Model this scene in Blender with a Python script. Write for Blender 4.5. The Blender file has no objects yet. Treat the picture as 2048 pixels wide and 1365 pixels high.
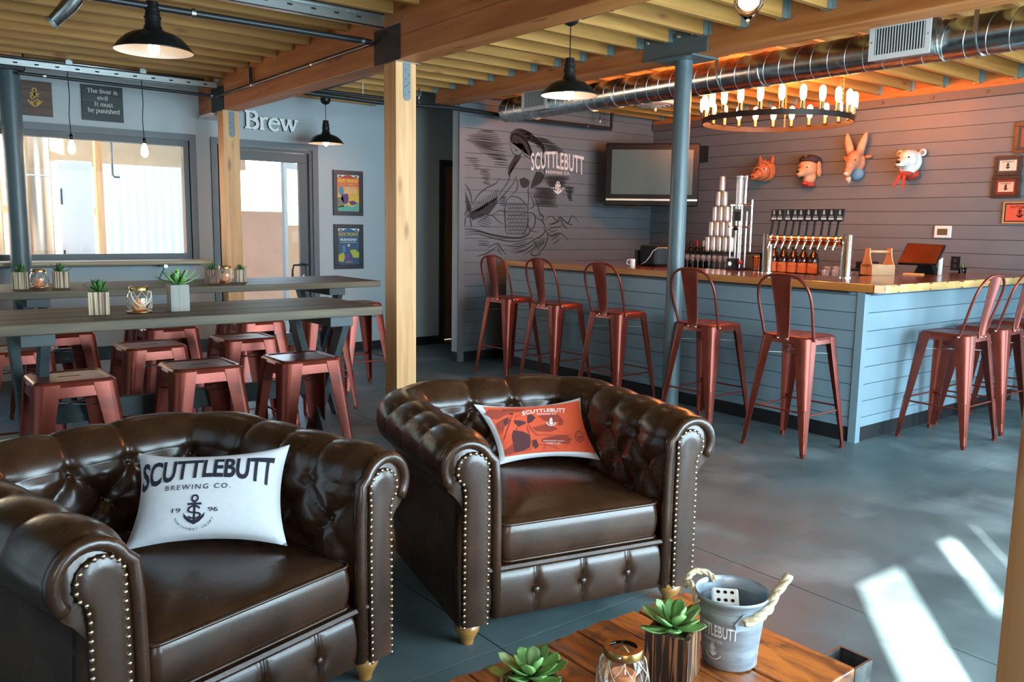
import bpy, bmesh, math, random
from math import sin, cos, pi, radians as R, sqrt, atan2
from mathutils import Vector, Matrix
random.seed(11)
S = bpy.context.scene
COL = S.collection

# ------------------------------------------------------------------ camera
FPX, YAW, PIT, ROL, H = 1666.16, 0.667106, 0.136794, 0.0155461, 1.43
_f = Vector((sin(YAW)*cos(PIT), cos(YAW)*cos(PIT), -sin(PIT)))
_r = Vector((cos(YAW), -sin(YAW), 0.0)); _u = _r.cross(_f)
RT = _r*cos(ROL) + _u*sin(ROL); UP = _u*cos(ROL) - _r*sin(ROL)
cam = bpy.data.cameras.new('camera'); cam.sensor_width = 36; cam.lens = FPX/2048*36; cam.clip_start = 0.05; cam.clip_end = 200
co = bpy.data.objects.new('camera', cam); COL.objects.link(co)
co.matrix_world = Matrix(((RT.x, UP.x, -_f.x, 0), (RT.y, UP.y, -_f.y, 0), (RT.z, UP.z, -_f.z, H), (0, 0, 0, 1)))
S.camera = co

# ------------------------------------------------------------------ world, sun, added daylight area lights, exposure
W = bpy.data.worlds.new('sky'); S.world = W; W.use_nodes = True
nt = W.node_tree; nt.nodes.clear()
sky = nt.nodes.new('ShaderNodeTexSky'); sky.sky_type = 'NISHITA'; sky.sun_disc = False
sky.sun_elevation = R(27); sky.sun_rotation = R(230); sky.air_density = 1.2; sky.dust_density = 1.5
bg = nt.nodes.new('ShaderNodeBackground'); bg.inputs[1].default_value = 1.8
wo = nt.nodes.new('ShaderNodeOutputWorld'); nt.links.new(sky.outputs[0], bg.inputs[0]); nt.links.new(bg.outputs[0], wo.inputs[0])
sd = bpy.data.lights.new('sun', 'SUN'); sd.energy = 85; sd.angle = R(0.6); sd.color = (1, .97, .9)
so = bpy.data.objects.new('sun', sd); COL.objects.link(so)
so.rotation_euler = Vector((.60, .49, -.375)).to_track_quat('-Z', 'Y').to_euler()
def area(name, loc, d, sx, sy, e, col):
    l = bpy.data.lights.new(name, 'AREA'); l.shape = 'RECTANGLE'; l.size = sx; l.size_y = sy; l.energy = e; l.color = col
    o = bpy.data.objects.new(name, l); COL.objects.link(o); o.location = loc
    o.rotation_euler = Vector(d).to_track_quat('-Z', 'Z').to_euler(); return o
DAY = (.62, .86, 1.0)
area('daylight_fill_front', (3.9, -1.52, 1.35), (0, 1, 0), 4.6, 2.1, 620, DAY)     # added area light standing in for daylight from behind the camera
area('daylight_fill_left', (-1.58, 3.2, 1.45), (1, 0, 0), 5.0, 1.9, 22, DAY)      # added area light on the left; that wall has no opening
area('daylight_fill_right', (7.76, 0.0, 1.3), (-1, 0, 0), 2.4, 2.1, 210, DAY)     # added area light standing in for daylight from unseen glazed doors
S.view_settings.view_transform = 'Standard'; S.view_settings.look = 'None'
S.view_settings.exposure = 0.08; S.view_settings.gamma = 1.0; S.view_settings.use_curve_mapping = False

# ------------------------------------------------------------------ helpers
def ray(u, v): return _f + RT*((u-1024)/FPX) - UP*((v-682.5)/FPX)
def onY(u, v, y): d = ray(u, v); return Vector((0, 0, H)) + d*(y/d.y)
def onX(u, v, x): d = ray(u, v); return Vector((0, 0, H)) + d*(x/d.x)
def onZ(u, v, z): d = ray(u, v); return Vector((0, 0, H)) + d*((z-H)/d.z)

class MB:
    def __init__(s): s.v = []; s.f = []; s.m = []; s.mi = 0; s.T = None
    def add(s, vs, fs):
        b = len(s.v)
        if s.T is not None: vs = [s.T @ Vector(p) for p in vs]
        s.v += [tuple(p) for p in vs]; s.f += [tuple(b+i for i in f) for f in fs]; s.m += [s.mi]*len(fs); return s
    def box(s, x0, x1, y0, y1, z0, z1):
        v = [(x, y, z) for z in (z0, z1) for y in (y0, y1) for x in (x0, x1)]
        return s.add(v, [(0, 2, 3, 1), (4, 5, 7, 6), (0, 1, 5, 4), (2, 6, 7, 3), (0, 4, 6, 2), (1, 3, 7, 5)])
    def hexa(s, p):   # 8 corners like box order
        return s.add(p, [(0, 2, 3, 1), (4, 5, 7, 6), (0, 1, 5, 4), (2, 6, 7, 3), (0, 4, 6, 2), (1, 3, 7, 5)])
    def cyl(s, p0, p1, r0, r1=None, n=14, cap=True):
        r1 = r0 if r1 is None else r1
        p0 = Vector(p0); p1 = Vector(p1); d = (p1-p0).normalized()
        a = d.orthogonal().normalized(); b = d.cross(a); v = []
        for p, r in ((p0, r0), (p1, r1)):
            v += [p + (a*cos(2*pi*i/n) + b*sin(2*pi*i/n))*r for i in range(n)]
        f = [(i, (i+1) % n, n+(i+1) % n, n+i) for i in range(n)]
        if cap: f += [tuple(range(n))[::-1], tuple(range(n, 2*n))]
        return s.add(v, f)
    def tube(s, pts, r, n=8, closed=False, rr=None, flat=1.0):
        pts = [Vector(p) for p in pts]; m = len(pts); v = []; N = None
        for i, p in enumerate(pts):
            if closed: t = pts[(i+1) % m] - pts[i-1]
            else: t = pts[min(i+1, m-1)] - pts[max(i-1, 0)]
            t.normalize()
            if N is None: N = t.orthogonal().normalized()
            N = (N - t*N.dot(t)); N = N.normalized() if N.length > 1e-6 else t.orthogonal().normalized()
            B = t.cross(N); q = rr[i] if rr else r
            v += [p + (N*cos(2*pi*k/n)*flat + B*sin(2*pi*k/n))*q for k in range(n)]
        f = []
        for i in range(m if closed else m-1):
            j = (i+1) % m
            f += [(i*n+k, i*n+(k+1) % n, j*n+(k+1) % n, j*n+k) for k in range(n)]
        if not closed: f += [tuple(range(n))[::-1], tuple(range((m-1)*n, m*n))]
        return s.add(v, f)
    def lathe(s, prof, c=(0, 0, 0), n=24, cap=False):
        v = []
        for r, z in prof: v += [(c[0]+r*cos(2*pi*k/n), c[1]+r*sin(2*pi*k/n), c[2]+z) for k in range(n)]
        f = []
        for i in range(len(prof)-1):
            f += [(i*n+k, i*n+(k+1) % n, (i+1)*n+(k+1) % n, (i+1)*n+k) for k in range(n)]
        if cap: f += [tuple(range(n))[::-1], tuple(range((len(prof)-1)*n, len(prof)*n))]
        return s.add(v, f)
    def ball(s, c, r, nu=10, nv=6, sc=(1, 1, 1)):
        v = []; f = []
        for j in range(nv+1):
            t = pi*j/nv
            v += [(c[0]+r*sc[0]*sin(t)*cos(2*pi*i/nu), c[1]+r*sc[1]*sin(t)*sin(2*pi*i/nu), c[2]+r*sc[2]*cos(t)) for i in range(nu)]
        for j in range(nv): f += [(j*nu+i, (j+1)*nu+i, (j+1)*nu+(i+1) % nu, j*nu+(i+1) % nu) for i in range(nu)]
        return s.add(v, f)
    def prism(s, poly, fr, th):   # poly 2-D, fr(x,y,d) -> 3-D point, extruded d=0..th
        n = len(poly); v = [fr(x, y, 0) for x, y in poly] + [fr(x, y, th) for x, y in poly]
        return s.add(v, [tuple(range(n))[::-1], tuple(range(n, 2*n))] + [(i, (i+1) % n, n+(i+1) % n, n+i) for i in range(n)])
    def loft(s, rings, closed=True, cap=True):
        n = len(rings[0]); v = [p for r in rings for p in r]; f = []
        for i in range(len(rings)-1):
            for k in range(n if closed else n-1):
                f.append((i*n+k, i*n+(k+1) % n, (i+1)*n+(k+1) % n, (i+1)*n+k))
        if cap and closed: f += [tuple(range(n))[::-1], tuple(range((len(rings)-1)*n, len(rings)*n))]
        return s.add(v, f)
    def frame(s, x0, x1, z0, z1, w, y0, y1):   # rectangular frame in the XZ plane
        s.box(x0, x1, y0, y1, z1-w, z1); s.box(x0, x1, y0, y1, z0, z0+w)
        s.box(x0, x0+w, y0, y1, z0+w, z1-w); s.box(x1-w, x1, y0, y1, z0+w, z1-w); return s

def obj(name, mb, mat, parent=None, smooth=False, bev=0, sub=0, angle=None, fix=True):
    me = bpy.data.meshes.new(name); me.from_pydata(mb.v, [], mb.f)
    mats = mat if isinstance(mat, (list, tuple)) else [mat]
    for m in mats: me.materials.append(m)
    if len(mats) > 1: me.polygons.foreach_set('material_index', mb.m)
    if fix:
        b = bmesh.new(); b.from_mesh(me); bmesh.ops.recalc_face_normals(b, faces=b.faces); b.to_mesh(me); b.free()
    if smooth: me.polygons.foreach_set('use_smooth', [True]*len(me.polygons))
    if angle: me.set_sharp_from_angle(angle=R(angle))
    me.update()
    o = bpy.data.objects.new(name, me); COL.objects.link(o)
    if parent: o.parent = parent
    if bev:
        md = o.modifiers.new('bevel', 'BEVEL'); md.width = bev; md.segments = 2; md.limit_method = 'ANGLE'; md.angle_limit = R(40)
    if sub:
        md = o.modifiers.new('sub', 'SUBSURF'); md.levels = sub; md.render_levels = sub
    return o
def tag(o, label=None, cat=None, group=None, kind=None):
    if label: o['label'] = label
    if cat: o['category'] = cat
    if group: o['group'] = group
    if kind: o['kind'] = kind
    return o
def thing(name, label, cat, loc=(0, 0, 0), rz=0, group=None):
    o = bpy.data.objects.new(name, None); COL.objects.link(o); o.location = loc; o.rotation_euler = (0, 0, rz); o.empty_display_size = .05
    return tag(o, label, cat, group)
def struct(name, mb, mat, parent=None, **k):
    o = obj(name, mb, mat, parent, **k)
    if parent is None: o['kind'] = 'structure'
    return o
def dup(root, loc=None, rz=None, label=None, group=None):
    def cp(o, par):
        c = o.copy(); COL.objects.link(c); c.parent = par
        for ch in o.children: cp(ch, c)
        return c
    r = cp(root, None)
    if loc is not None: r.location = loc
    if rz is not None: r.rotation_euler = (0, 0, rz)
    if label: r['label'] = label
    if group: r['group'] = group
    return r

# ------------------------------------------------------------------ materials
def base(name):
    m = bpy.data.materials.new(name); m.use_nodes = True
    return m, m.node_tree, m.node_tree.nodes['Principled BSDF']
def flat(name, col, rough=.5, metal=0, spec=.5, emit=None, es=0, trans=0, ior=1.45, coat=0, alpha=1):
    m, t, p = base(name)
    p.inputs['Base Color'].default_value = (*col, 1); p.inputs['Roughness'].default_value = rough; p.inputs['Metallic'].default_value = metal
    p.inputs['Specular IOR Level'].default_value = spec; p.inputs['Transmission Weight'].default_value = trans; p.inputs['IOR'].default_value = ior
    p.inputs['Coat Weight'].default_value = coat
    if emit: p.inputs['Emission Color'].default_value = (*emit, 1); p.inputs['Emission Strength'].default_value = es
    return m
def noisy(name, c1, c2, scale=8, stretch=(1, 1, 1), rough=(.4, .6), metal=0, bump=0, bscale=None, detail=6, lo=.35, hi=.65, c3=None, s3=2, spec=.5, coat=0, rnd=0, lo3=.5, hi3=.7):
    m, t, p = base(name); N = t.nodes; L = t.links
    tc = N.new('ShaderNodeTexCoord'); mp = N.new('ShaderNodeMapping'); mp.inputs['Scale'].default_value = stretch
    oi = N.new('ShaderNodeObjectInfo'); ad = N.new('ShaderNodeVectorMath'); ad.operation = 'ADD'
    ml = N.new('ShaderNodeMath'); ml.operation = 'MULTIPLY'; ml.inputs[1].default_value = 37.0
    L.new(oi.outputs['Random'], ml.inputs[0]); L.new(tc.outputs['Object'], ad.inputs[0]); L.new(ml.outputs[0], ad.inputs[1])
    L.new(ad.outputs[0] if rnd else tc.outputs['Object'], mp.inputs['Vector'])
    nz = N.new('ShaderNodeTexNoise'); nz.inputs['Scale'].default_value = scale; nz.inputs['Detail'].default_value = detail; nz.inputs['Roughness'].default_value = .6
    L.new(mp.outputs[0], nz.inputs['Vector'])
    cr = N.new('ShaderNodeValToRGB'); cr.color_ramp.elements[0].position = lo; cr.color_ramp.elements[1].position = hi
    cr.color_ramp.elements[0].color = (*c1, 1); cr.color_ramp.elements[1].color = (*c2, 1); L.new(nz.outputs['Fac'], cr.inputs['Fac'])
    out = cr.outputs['Color']
    if c3:
        n3 = N.new('ShaderNodeTexNoise'); n3.inputs['Scale'].default_value = s3; n3.inputs['Detail'].default_value = 4
        L.new(ad.outputs[0] if rnd else tc.outputs['Object'], n3.inputs['Vector'])
        mr = N.new('ShaderNodeMapRange'); mr.inputs[1].default_value = lo3; mr.inputs[2].default_value = hi3; L.new(n3.outputs['Fac'], mr.inputs[0])
        mx = N.new('ShaderNodeMix'); mx.data_type = 'RGBA'; mx.inputs['B'].default_value = (*c3, 1); L.new(out, mx.inputs['A']); L.new(mr.outputs[0], mx.inputs['Factor'])
        out = mx.outputs['Result']
    if rnd:
        hs = N.new('ShaderNodeHueSaturation'); mr = N.new('ShaderNodeMapRange'); mr.inputs[3].default_value = 1-rnd; mr.inputs[4].default_value = 1+rnd
        L.new(oi.outputs['Random'], mr.inputs[0]); L.new(mr.outputs[0], hs.inputs['Value']); L.new(out, hs.inputs['Color']); out = hs.outputs['Color']
    L.new(out, p.inputs['Base Color'])
    mr = N.new('ShaderNodeMapRange'); mr.inputs[1].default_value = .3; mr.inputs[2].default_value = .7; mr.inputs[3].default_value = rough[0]; mr.inputs[4].default_value = rough[1]
    L.new(nz.outputs['Fac'], mr.inputs[0]); L.new(mr.outputs[0], p.inputs['Roughness'])
    p.inputs['Metallic'].default_value = metal; p.inputs['Specular IOR Level'].default_value = spec; p.inputs['Coat Weight'].default_value = coat
    if bump:
        nb = nz
        if bscale:
            nb = N.new('ShaderNodeTexNoise'); nb.inputs['Scale'].default_value = bscale; nb.inputs['Detail'].default_value = 4; L.new(mp.outputs[0], nb.inputs['Vector'])
        b = N.new('ShaderNodeBump'); b.inputs['Strength'].default_value = bump; b.inputs['Distance'].default_value = .01
        L.new(nb.outputs['Fac'], b.inputs['Height']); L.new(b.outputs[0], p.inputs['Normal'])
    return m
def wood(name, c1, c2, axis='X', grain=26, rough=.55, bump=.15, rnd=.12, knots=None, wave=.5, coat=0, along=1.1, lo=.33, hi=.68):
    m, t, p = base(name); N = t.nodes; L = t.links
    tc = N.new('ShaderNodeTexCoord'); oi = N.new('ShaderNodeObjectInfo'); ml = N.new('ShaderNodeMath'); ml.operation = 'MULTIPLY'; ml.inputs[1].default_value = 23.0
    ad = N.new('ShaderNodeVectorMath'); ad.operation = 'ADD'
    L.new(oi.outputs['Random'], ml.inputs[0]); L.new(tc.outputs['Object'], ad.inputs[0]); L.new(ml.outputs[0], ad.inputs[1])
    mp = N.new('ShaderNodeMapping'); sc = [grain]*3; sc['XYZ'.index(axis)] = along; mp.inputs['Scale'].default_value = sc; L.new(ad.outputs[0], mp.inputs['Vector'])
    nz = N.new('ShaderNodeTexNoise'); nz.inputs['Scale'].default_value = 1.0; nz.inputs['Detail'].default_value = 7; nz.inputs['Distortion'].default_value = wave; L.new(mp.outputs[0], nz.inputs['Vector'])
    cr = N.new('ShaderNodeValToRGB'); e = cr.color_ramp.elements; e[0].position = lo; e[1].position = hi; e[0].color = (*c1, 1); e[1].color = (*c2, 1)
    L.new(nz.outputs['Fac'], cr.inputs['Fac']); out = cr.outputs['Color']
    if knots:
        mp2 = N.new('ShaderNodeMapping'); s2 = [7]*3; s2['XYZ'.index(axis)] = 2.2; mp2.inputs['Scale'].default_value = s2; L.new(ad.outputs[0], mp2.inputs['Vector'])
        vo = N.new('ShaderNodeTexVoronoi'); vo.inputs['Scale'].default_value = 1.0; L.new(mp2.outputs[0], vo.inputs['Vector'])
        mr = N.new('ShaderNodeMapRange'); mr.inputs[1].default_value = .05; mr.inputs[2].default_value = .17; mr.inputs[3].default_value = .75; mr.inputs[4].default_value = 0; L.new(vo.outputs['Distance'], mr.inputs[0])
        mx = N.new('ShaderNodeMix'); mx.data_type = 'RGBA'; mx.inputs['B'].default_value = (*knots, 1); L.new(out, mx.inputs['A']); L.new(mr.outputs[0], mx.inputs['Factor']); out = mx.outputs['Result']
    hs = N.new('ShaderNodeHueSaturation'); mr = N.new('ShaderNodeMapRange'); mr.inputs[3].default_value = 1-rnd; mr.inputs[4].default_value = 1+rnd
    L.new(oi.outputs['Random'], mr.inputs[0]); L.new(mr.outputs[0], hs.inputs['Value']); L.new(out, hs.inputs['Color']); L.new(hs.outputs['Color'], p.inputs['Base Color'])
    p.inputs['Roughness'].default_value = rough; p.inputs['Coat Weight'].default_value = coat; p.inputs['Coat Roughness'].default_value = .15
    b = N.new('ShaderNodeBump'); b.inputs['Strength'].default_value = bump; b.inputs['Distance'].default_value = .004; L.new(nz.outputs['Fac'], b.inputs['Height']); L.new(b.outputs[0], p.inputs['Normal'])
    return m

WALL = noisy('painted_wall', (.41, .475, .50), (.43, .495, .52), 3, rough=(.5, .6), bump=.05, bscale=180)
SIDING = noisy('siding_paint', (.130, .152, .170), (.142, .165, .184), 5, rough=(.4, .5), rnd=.04, bump=.03, bscale=60)
BARPAINT = noisy('bar_siding_paint', (.175, .265, .315), (.19, .28, .33), 5, rough=(.38, .48), rnd=.03, bump=.03, bscale=60)
TRIM = noisy('grey_trim_paint', (.11, .13, .145), (.125, .145, .16), 8, rough=(.4, .5))
BASEB = flat('black_base', (.012, .013, .015), .4)
GAP = flat('dark_gap', (.02, .022, .025), .8)
CONC = noisy('polished_concrete', (.052, .084, .092), (.118, .168, .178), 2.2, rough=(.38, .55), bump=.05, bscale=30, detail=9, lo=.3, hi=.7, c3=(.24, .31, .325), s3=1.5, lo3=.52, hi3=.78, spec=.25)
JOIST = wood('joist_pine', (.34, .15, .028), (.50, .25, .058), 'X', 22, .6, .1, .14, knots=(.17, .05, .012))
DECK = noisy('plywood_deck', (.30, .14, .05), (.38, .19, .07), 3, (1, 6, 1), rough=(.6, .8))
BEAM = wood('fir_beam', (.36, .105, .022), (.56, .21, .055), 'Y', 16, .5, .1, .05, knots=(.16, .04, .012))
POSTW = wood('fir_post', (.58, .27, .09), (.76, .44, .19), 'Z', 20, .5, .08, .05, knots=(.28, .09, .03))
HANG = flat('galvanised_hanger', (.35, .42, .40), .4, .8)
STEELP = noisy('grey_steel_paint', (.075, .11, .12), (.09, .125, .135), 12, rough=(.3, .42))
BLACKP = flat('black_plate', (.022, .024, .026), .55, .2)
BLACK = flat('black_enamel', (.010, .010, .010), .3)
GALV = noisy('galvanised_duct', (.42, .45, .45), (.60, .63, .62), 14, (1, 1, 1), rough=(.16, .30), metal=1, bump=.04)
CHROME = flat('polished_steel', (.78, .78, .77), .12, 1)
STEEL = flat('zinc_rail', (.55, .60, .60), .3, 1)
IRON = flat('black_iron_pipe', (.03, .032, .034), .35, .3)
WHITEM = flat('white_enamel', (.75, .76, .74), .4)
SHADEIN = flat('white_shade_lining', (.85, .80, .72), .5)
RUST = noisy('rust_red_metal', (.19, .032, .018), (.23, .044, .026), 7, rough=(.27, .38), metal=.52, bump=.03, bscale=90, c3=(.07, .022, .018), s3=5, lo3=.58, hi3=.8)
RIVET = flat('bright_rivet', (.8, .78, .72), .2, 1)
TTOP = wood('stained_table_top', (.042, .029, .016), (.150, .108, .060), 'X', 18, .6, .12, .10, wave=.6)
TLEG = noisy('grey_green_stain', (.028, .040, .042), (.055, .073, .075), 9, rough=(.45, .6), c3=(.14, .16, .15), s3=14, lo3=.66, hi3=.75)
BARTOP = wood('varnished_bar_top', (.13, .035, .013), (.28, .10, .04), 'Y', 14, .16, .02, .05, knots=(.05, .015, .006), coat=.6)
BARTOPX = wood('varnished_bar_top_x', (.13, .035, .013), (.28, .10, .04), 'X', 14, .16, .02, .05, knots=(.05, .015, .006), coat=.6)
LIVEY = wood('cut_edge_y', (.40, .13, .025), (.55, .22, .05), 'Y', 16, .3, .05, .05)
LIVEX = wood('pale_live_edge', (.55, .30, .09), (.78, .52, .20), 'X', 18, .3, .1, .05, knots=(.30, .07, .02))
SILLW = wood('sill_oak', (.42, .33, .20), (.58, .48, .32), 'X', 20, .4, .05, .05)
LEATH = noisy('brown_leather', (.031, .0125, .006), (.052, .0215, .0105), 5, rough=(.22, .31), bump=.03, bscale=120, c3=(.085, .038, .020), s3=3.2, lo3=.5, hi3=.75, spec=.6, detail=8)
SEAM = flat('dark_seam', (.012, .006, .004), .5)
NAIL = flat('brass_nailhead', (.62, .50, .34), .25, 1)
BUN = noisy('honey_turned_wood', (.36, .15, .03), (.46, .21, .05), 12, (1, 1, 4), rough=(.2, .3), coat=.5)
PILW = noisy('white_cotton', (.78, .80, .85), (.82, .84, .88), 60, rough=(.8, .9), bump=.12, bscale=14)
PILR = noisy('orange_print_cotton', (.72, .085, .028), (.78, .11, .04), 9, rough=(.75, .85), bump=.08, bscale=300)
INK = flat('navy_ink', (.022, .024, .045), .7)
INKD = flat('dark_print', (.10, .028, .030), .8)
INKM = flat('mid_red_print', (.34, .050, .028), .8)
MURAL = flat('mural_ink', (.018, .018, .022), .6)
MURALW = flat('mural_white', (.70, .68, .66), .6)
WHITEI = flat('white_ink', (.85, .85, .85), .7)
GLASS = flat('clear_glass', (1, 1, 1), .0, 0, .5, trans=1)
PANE = flat('window_pane', (1, 1, 1), .0, 0, .5, trans=1, ior=1.12)
BLK = flat('black_plastic', (.010, .010, .012), .35, spec=.25)
GLASSW = flat('stemware_glass', (.95, .97, 1), .04, trans=.85)
SCREEN = flat('dark_screen', (.055, .10, .105), .25)
FIL = flat('lamp_glow', (1, .5, .2), .4, emit=(1, .50, .20), es=22)
FILW = flat('warm_lamp_glow', (1, .7, .45), .4, emit=(1, .62, .34), es=14)
# ================================================================== the room
YB, YM, XR, ZC = 8.47, 7.194, 7.83, 2.96          # back wall, mural wall, right wall, deck height
XL, YF = -1.8, -1.6
# floor in slabs, saw-cut joints between them
m = MB(); m.box(XL-.3, 12, YF-.3, 9.2, -.25, -.03); fl = struct('floor', m, GAP)
xs = [XL-.3, 1.64, 2.905, 12]; ys = [YF-.3, 2.12, 9.2]
for i in range(3):
    for j in range(2):
        m = MB(); g = .0025; m.box(xs[i]+g, xs[i+1]-g, ys[j]+g, ys[j+1]-g, -.03, 0); struct('slab', m, CONC, fl)
m = MB(); m.box(-12, 24, 9.2, 26, -.25, -.02); m.box(-12, XL-.3, -4, 9.2, -.25, -.02)
tag(obj('yard_paving', m, flat('yard_concrete', (.30, .29, .27), .9)), kind='structure')
# back wall with window, glazed door and hallway door openings
wx0, wx1, wz0, wz1 = -.6, 2.625, 1.06, 2.205
dx0, dx1, dz = 2.93, 3.93, 2.21
m = MB(); y0, y1 = YB, YB+.14
m.box(XL, wx0, y0, y1, 0, ZC); m.box(wx0, wx1, y0, y1, 0, wz0); m.box(wx0, wx1, y0, y1, wz1, ZC); m.box(wx1, dx0, y0, y1, 0, ZC)
m.box(dx0, dx1, y0, y1, dz, ZC); m.box(dx1, 5.57, y0, y1, 0, ZC); m.box(5.57, 6.45, y0, y1, 2.13, ZC); m.box(6.45, 8.2, y0, y1, 0, ZC)
wb = struct('wall_back', m, WALL)
m = MB(); m.box(dx1+.06, 5.53, YB-.012, YB, 0, .10); struct('baseboard_back', m, BASEB)
m = MB(); m.box(XL, 12, YB, YB+.14, ZC+.12, 7.2); struct('yard_sun_blocker', m, WALL)  # unseen wall added to keep direct sun off the yard
# hallway beyond: closing wall and the dark brown door
m = MB(); m.box(8.2, 8.3, 7.3, YB, 0, ZC); struct('wall_hallway_end', m, WALL)
m = MB(); m.frame(5.53, 6.49, -.1, 2.20, .07, YB-.02, YB+.1); d3 = struct('door_2', m, flat('black_door_frame', (.02, .018, .017), .5))
m = MB(); m.box(5.60, 6.42, YB+.03, YB+.075, .04, 2.13); struct('door_leaf', m, wood('brown_door', (.17, .06, .022), (.24, .09, .035), 'Z', 14, .45), d3)
m = MB(); m.box(5.60, 6.42, YB+.0, YB+.10, 0, .035); struct('threshold', m, LIVEY, d3)
# mural wall (ship-lap planks over a dark backing), end face and corner trim
m = MB(); m.box(4.95, XR+.3, YM+.012, YM+.13, 0, ZC); wm = struct('wall_mural', m, GAP); m = MB(); m.box(4.948, 5.0, YM+.0121, YM+.131, 0, ZC); m.box(4.95, XR+.3, YM+.1301, YM+.135, 0, ZC); struct('wall_mural_end', m, WALL)
zz = .10; k = 0
pz = [.10, .169]
while pz[-1] < ZC: pz.append(pz[-1]+.1255)
for a, b in zip(pz[:-1], pz[1:]):
    m = MB(); m.box(5.0, XR, YM, YM+.012, a+.0022, min(b, ZC)-.0022); struct('plank', m, SIDING, wm)
m = MB(); m.box(4.935, 5.003, YM-.012, YM+.012, 0, ZC); struct('trim_1', m, TRIM if 0 else SIDING)
m = MB(); m.box(5.004, XR, YM-.014, YM-.0005, 0, .098); m.box(4.936, 4.949, YM+.0125, YM+.13, 0, .098); struct('baseboard_mural', m, BASEB)
# right wall behind the bar: planks
m = MB(); m.box(XR+.012, XR+.2, 1.25, YM+.2, 0, ZC); wr = struct('wall_right', m, GAP)
zs = [0.002]
while zs[-1] < 2.61: zs.append(zs[-1]+.1250)
for a, b in zip(zs[:-1], zs[1:]):
    m = MB(); m.box(XR, XR+.012, 1.25, YM-.001, a+.0022, min(b, 2.607)-.0022); struct('plank', m, SIDING, wr)
m = MB(); m.box(XR-.045, XR+.012, 1.25, YM-.02, 2.607, 2.682); lg = struct('trim_2', m, flat('ledger_paint', (.13, .115, .11), .5))
for k in range(11):
    m = MB(); y = 1.9+.47*k; m.cyl((XR-.045, y, 2.648), (XR-.053, y, 2.648), .016, .012, 10); struct('bolt', m, flat('bolt_paint', (.10, .09, .085), .45, .4) if k == 0 else bpy.data.materials['bolt_paint'], lg)
m = MB(); m.box(XR-.035, XR+.012, 1.25, YM-.02, 2.684, ZC); struct('trim_3', m, BEAM)
# unseen walls: left, front (behind the camera) and the far right corner
m = MB(); m.box(XL-.15, XL, YF, YB, 0, ZC); struct('wall_left', m, WALL)
m = MB()
SL = [(-.86, -.51, 0.9, 2.48), (-.145, .02, 2.13, 2.50), (.215, .25, 2.14, 2.51)]      # narrow panes that let the sun in
xx = XL
for a, b, z0, z1 in SL:
    m.box(xx, a, YF, YF+.02, 0, ZC); m.box(a, b, YF, YF+.02, 0, z0); m.box(a, b, YF, YF+.02, z1, ZC); xx = b
m.box(xx, XR+.2, YF, YF+.02, 0, ZC); struct('wall_front', m, WALL)
m = MB(); m.box(XR+.012, XR+.2, YF, 1.25, 0, ZC); struct('wall_right_corner', m, WALL)
m = MB(); FR = bpy.data.materials['black_door_frame']
m.frame(1.55, 6.25, .2, 2.5, .07, YF+.04, YF+.12)
for k in range(1, 4): m.box(1.55+1.175*k-.02, 1.55+1.175*k+.02, YF+.09, YF+.12, .27, 2.43)
struct('fill_frame_front', m, FR)  # frame added around the front area light; the wall behind is closed
m = MB(); y0_, y1_ = .65, 5.75
for a, b, c, d in ((y0_, y1_, .42, .49), (y0_, y1_, 2.41, 2.48), (y0_, y0_+.07, .42, 2.48), (y1_-.07, y1_, .42, 2.48), (3.17, 3.23, .42, 2.48)): m.box(XL, XL+.26, a, b, c, d)
struct('fill_frame_left', m, FR)  # unseen frame added round the left area light, no opening behind it
m = MB()
for a, b, c, d in ((-1.27, 1.24, .18, .25), (-1.27, 1.24, 2.36, 2.43), (-1.27, -1.2, .18, 2.43), (1.19, 1.24, .18, 2.43), (-.03, .03, .18, 2.43)): m.box(XR-.12, XR+.012, a, b, c, d)
struct('fill_frame_right', m, FR)  # unseen frame added for the right area light, on a solid wall
# deck, joists, hangers
m = MB(); m.box(XL-.2, XR+.3, YF-.1, YB+.2, ZC, ZC+.12); ce = struct('ceiling', m, DECK)
ZJ = 2.728
def joist(x0, x1, y):
    m = MB(); m.box(x0, x1, y, y+.038, ZJ, ZC); struct('joist', m, JOIST, ce)
HM = None
def hanger(x, y, sgn):
    global HM
    if HM is None:
        m = MB(); m.box(-.05, .0, -.0035, -.0005, -.004, .16); m.box(-.05, 0, .0385, .0415, -.004, .16); m.box(-.05, 0, -.0035, .0415, -.005, -.001); m.box(-.004, 0, -.03, .07, .0, .16)
        HM = struct('joist_hanger', m, HANG, ce); o = HM
    else: o = HM.copy(); COL.objects.link(o)
    o.location = (x, y, ZJ); o.scale = (sgn, 1, 1)
for k in range(-14, 22):
    y = 2.89 + .3045*k
    if y < YB-.05:
        joist(XL, 2.738, y)
        joist(2.912, 4.638, y); hanger(4.637, y, 1)
        if y < YM-.1 or 1: hanger(2.913, y, -1)
for k in range(-14, 15):
    y = 3.07 + .3045*k
    if y < YM-.06: joist(4.862, XR-.036, y); hanger(XR-.037, y, 1)
m = MB()
for k in range(0, 14): m.box(4.9, XR-.05, 3.07+.3045*k+.14, 3.07+.3045*k+.16, ZC-.03, ZC-.0005)
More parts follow.
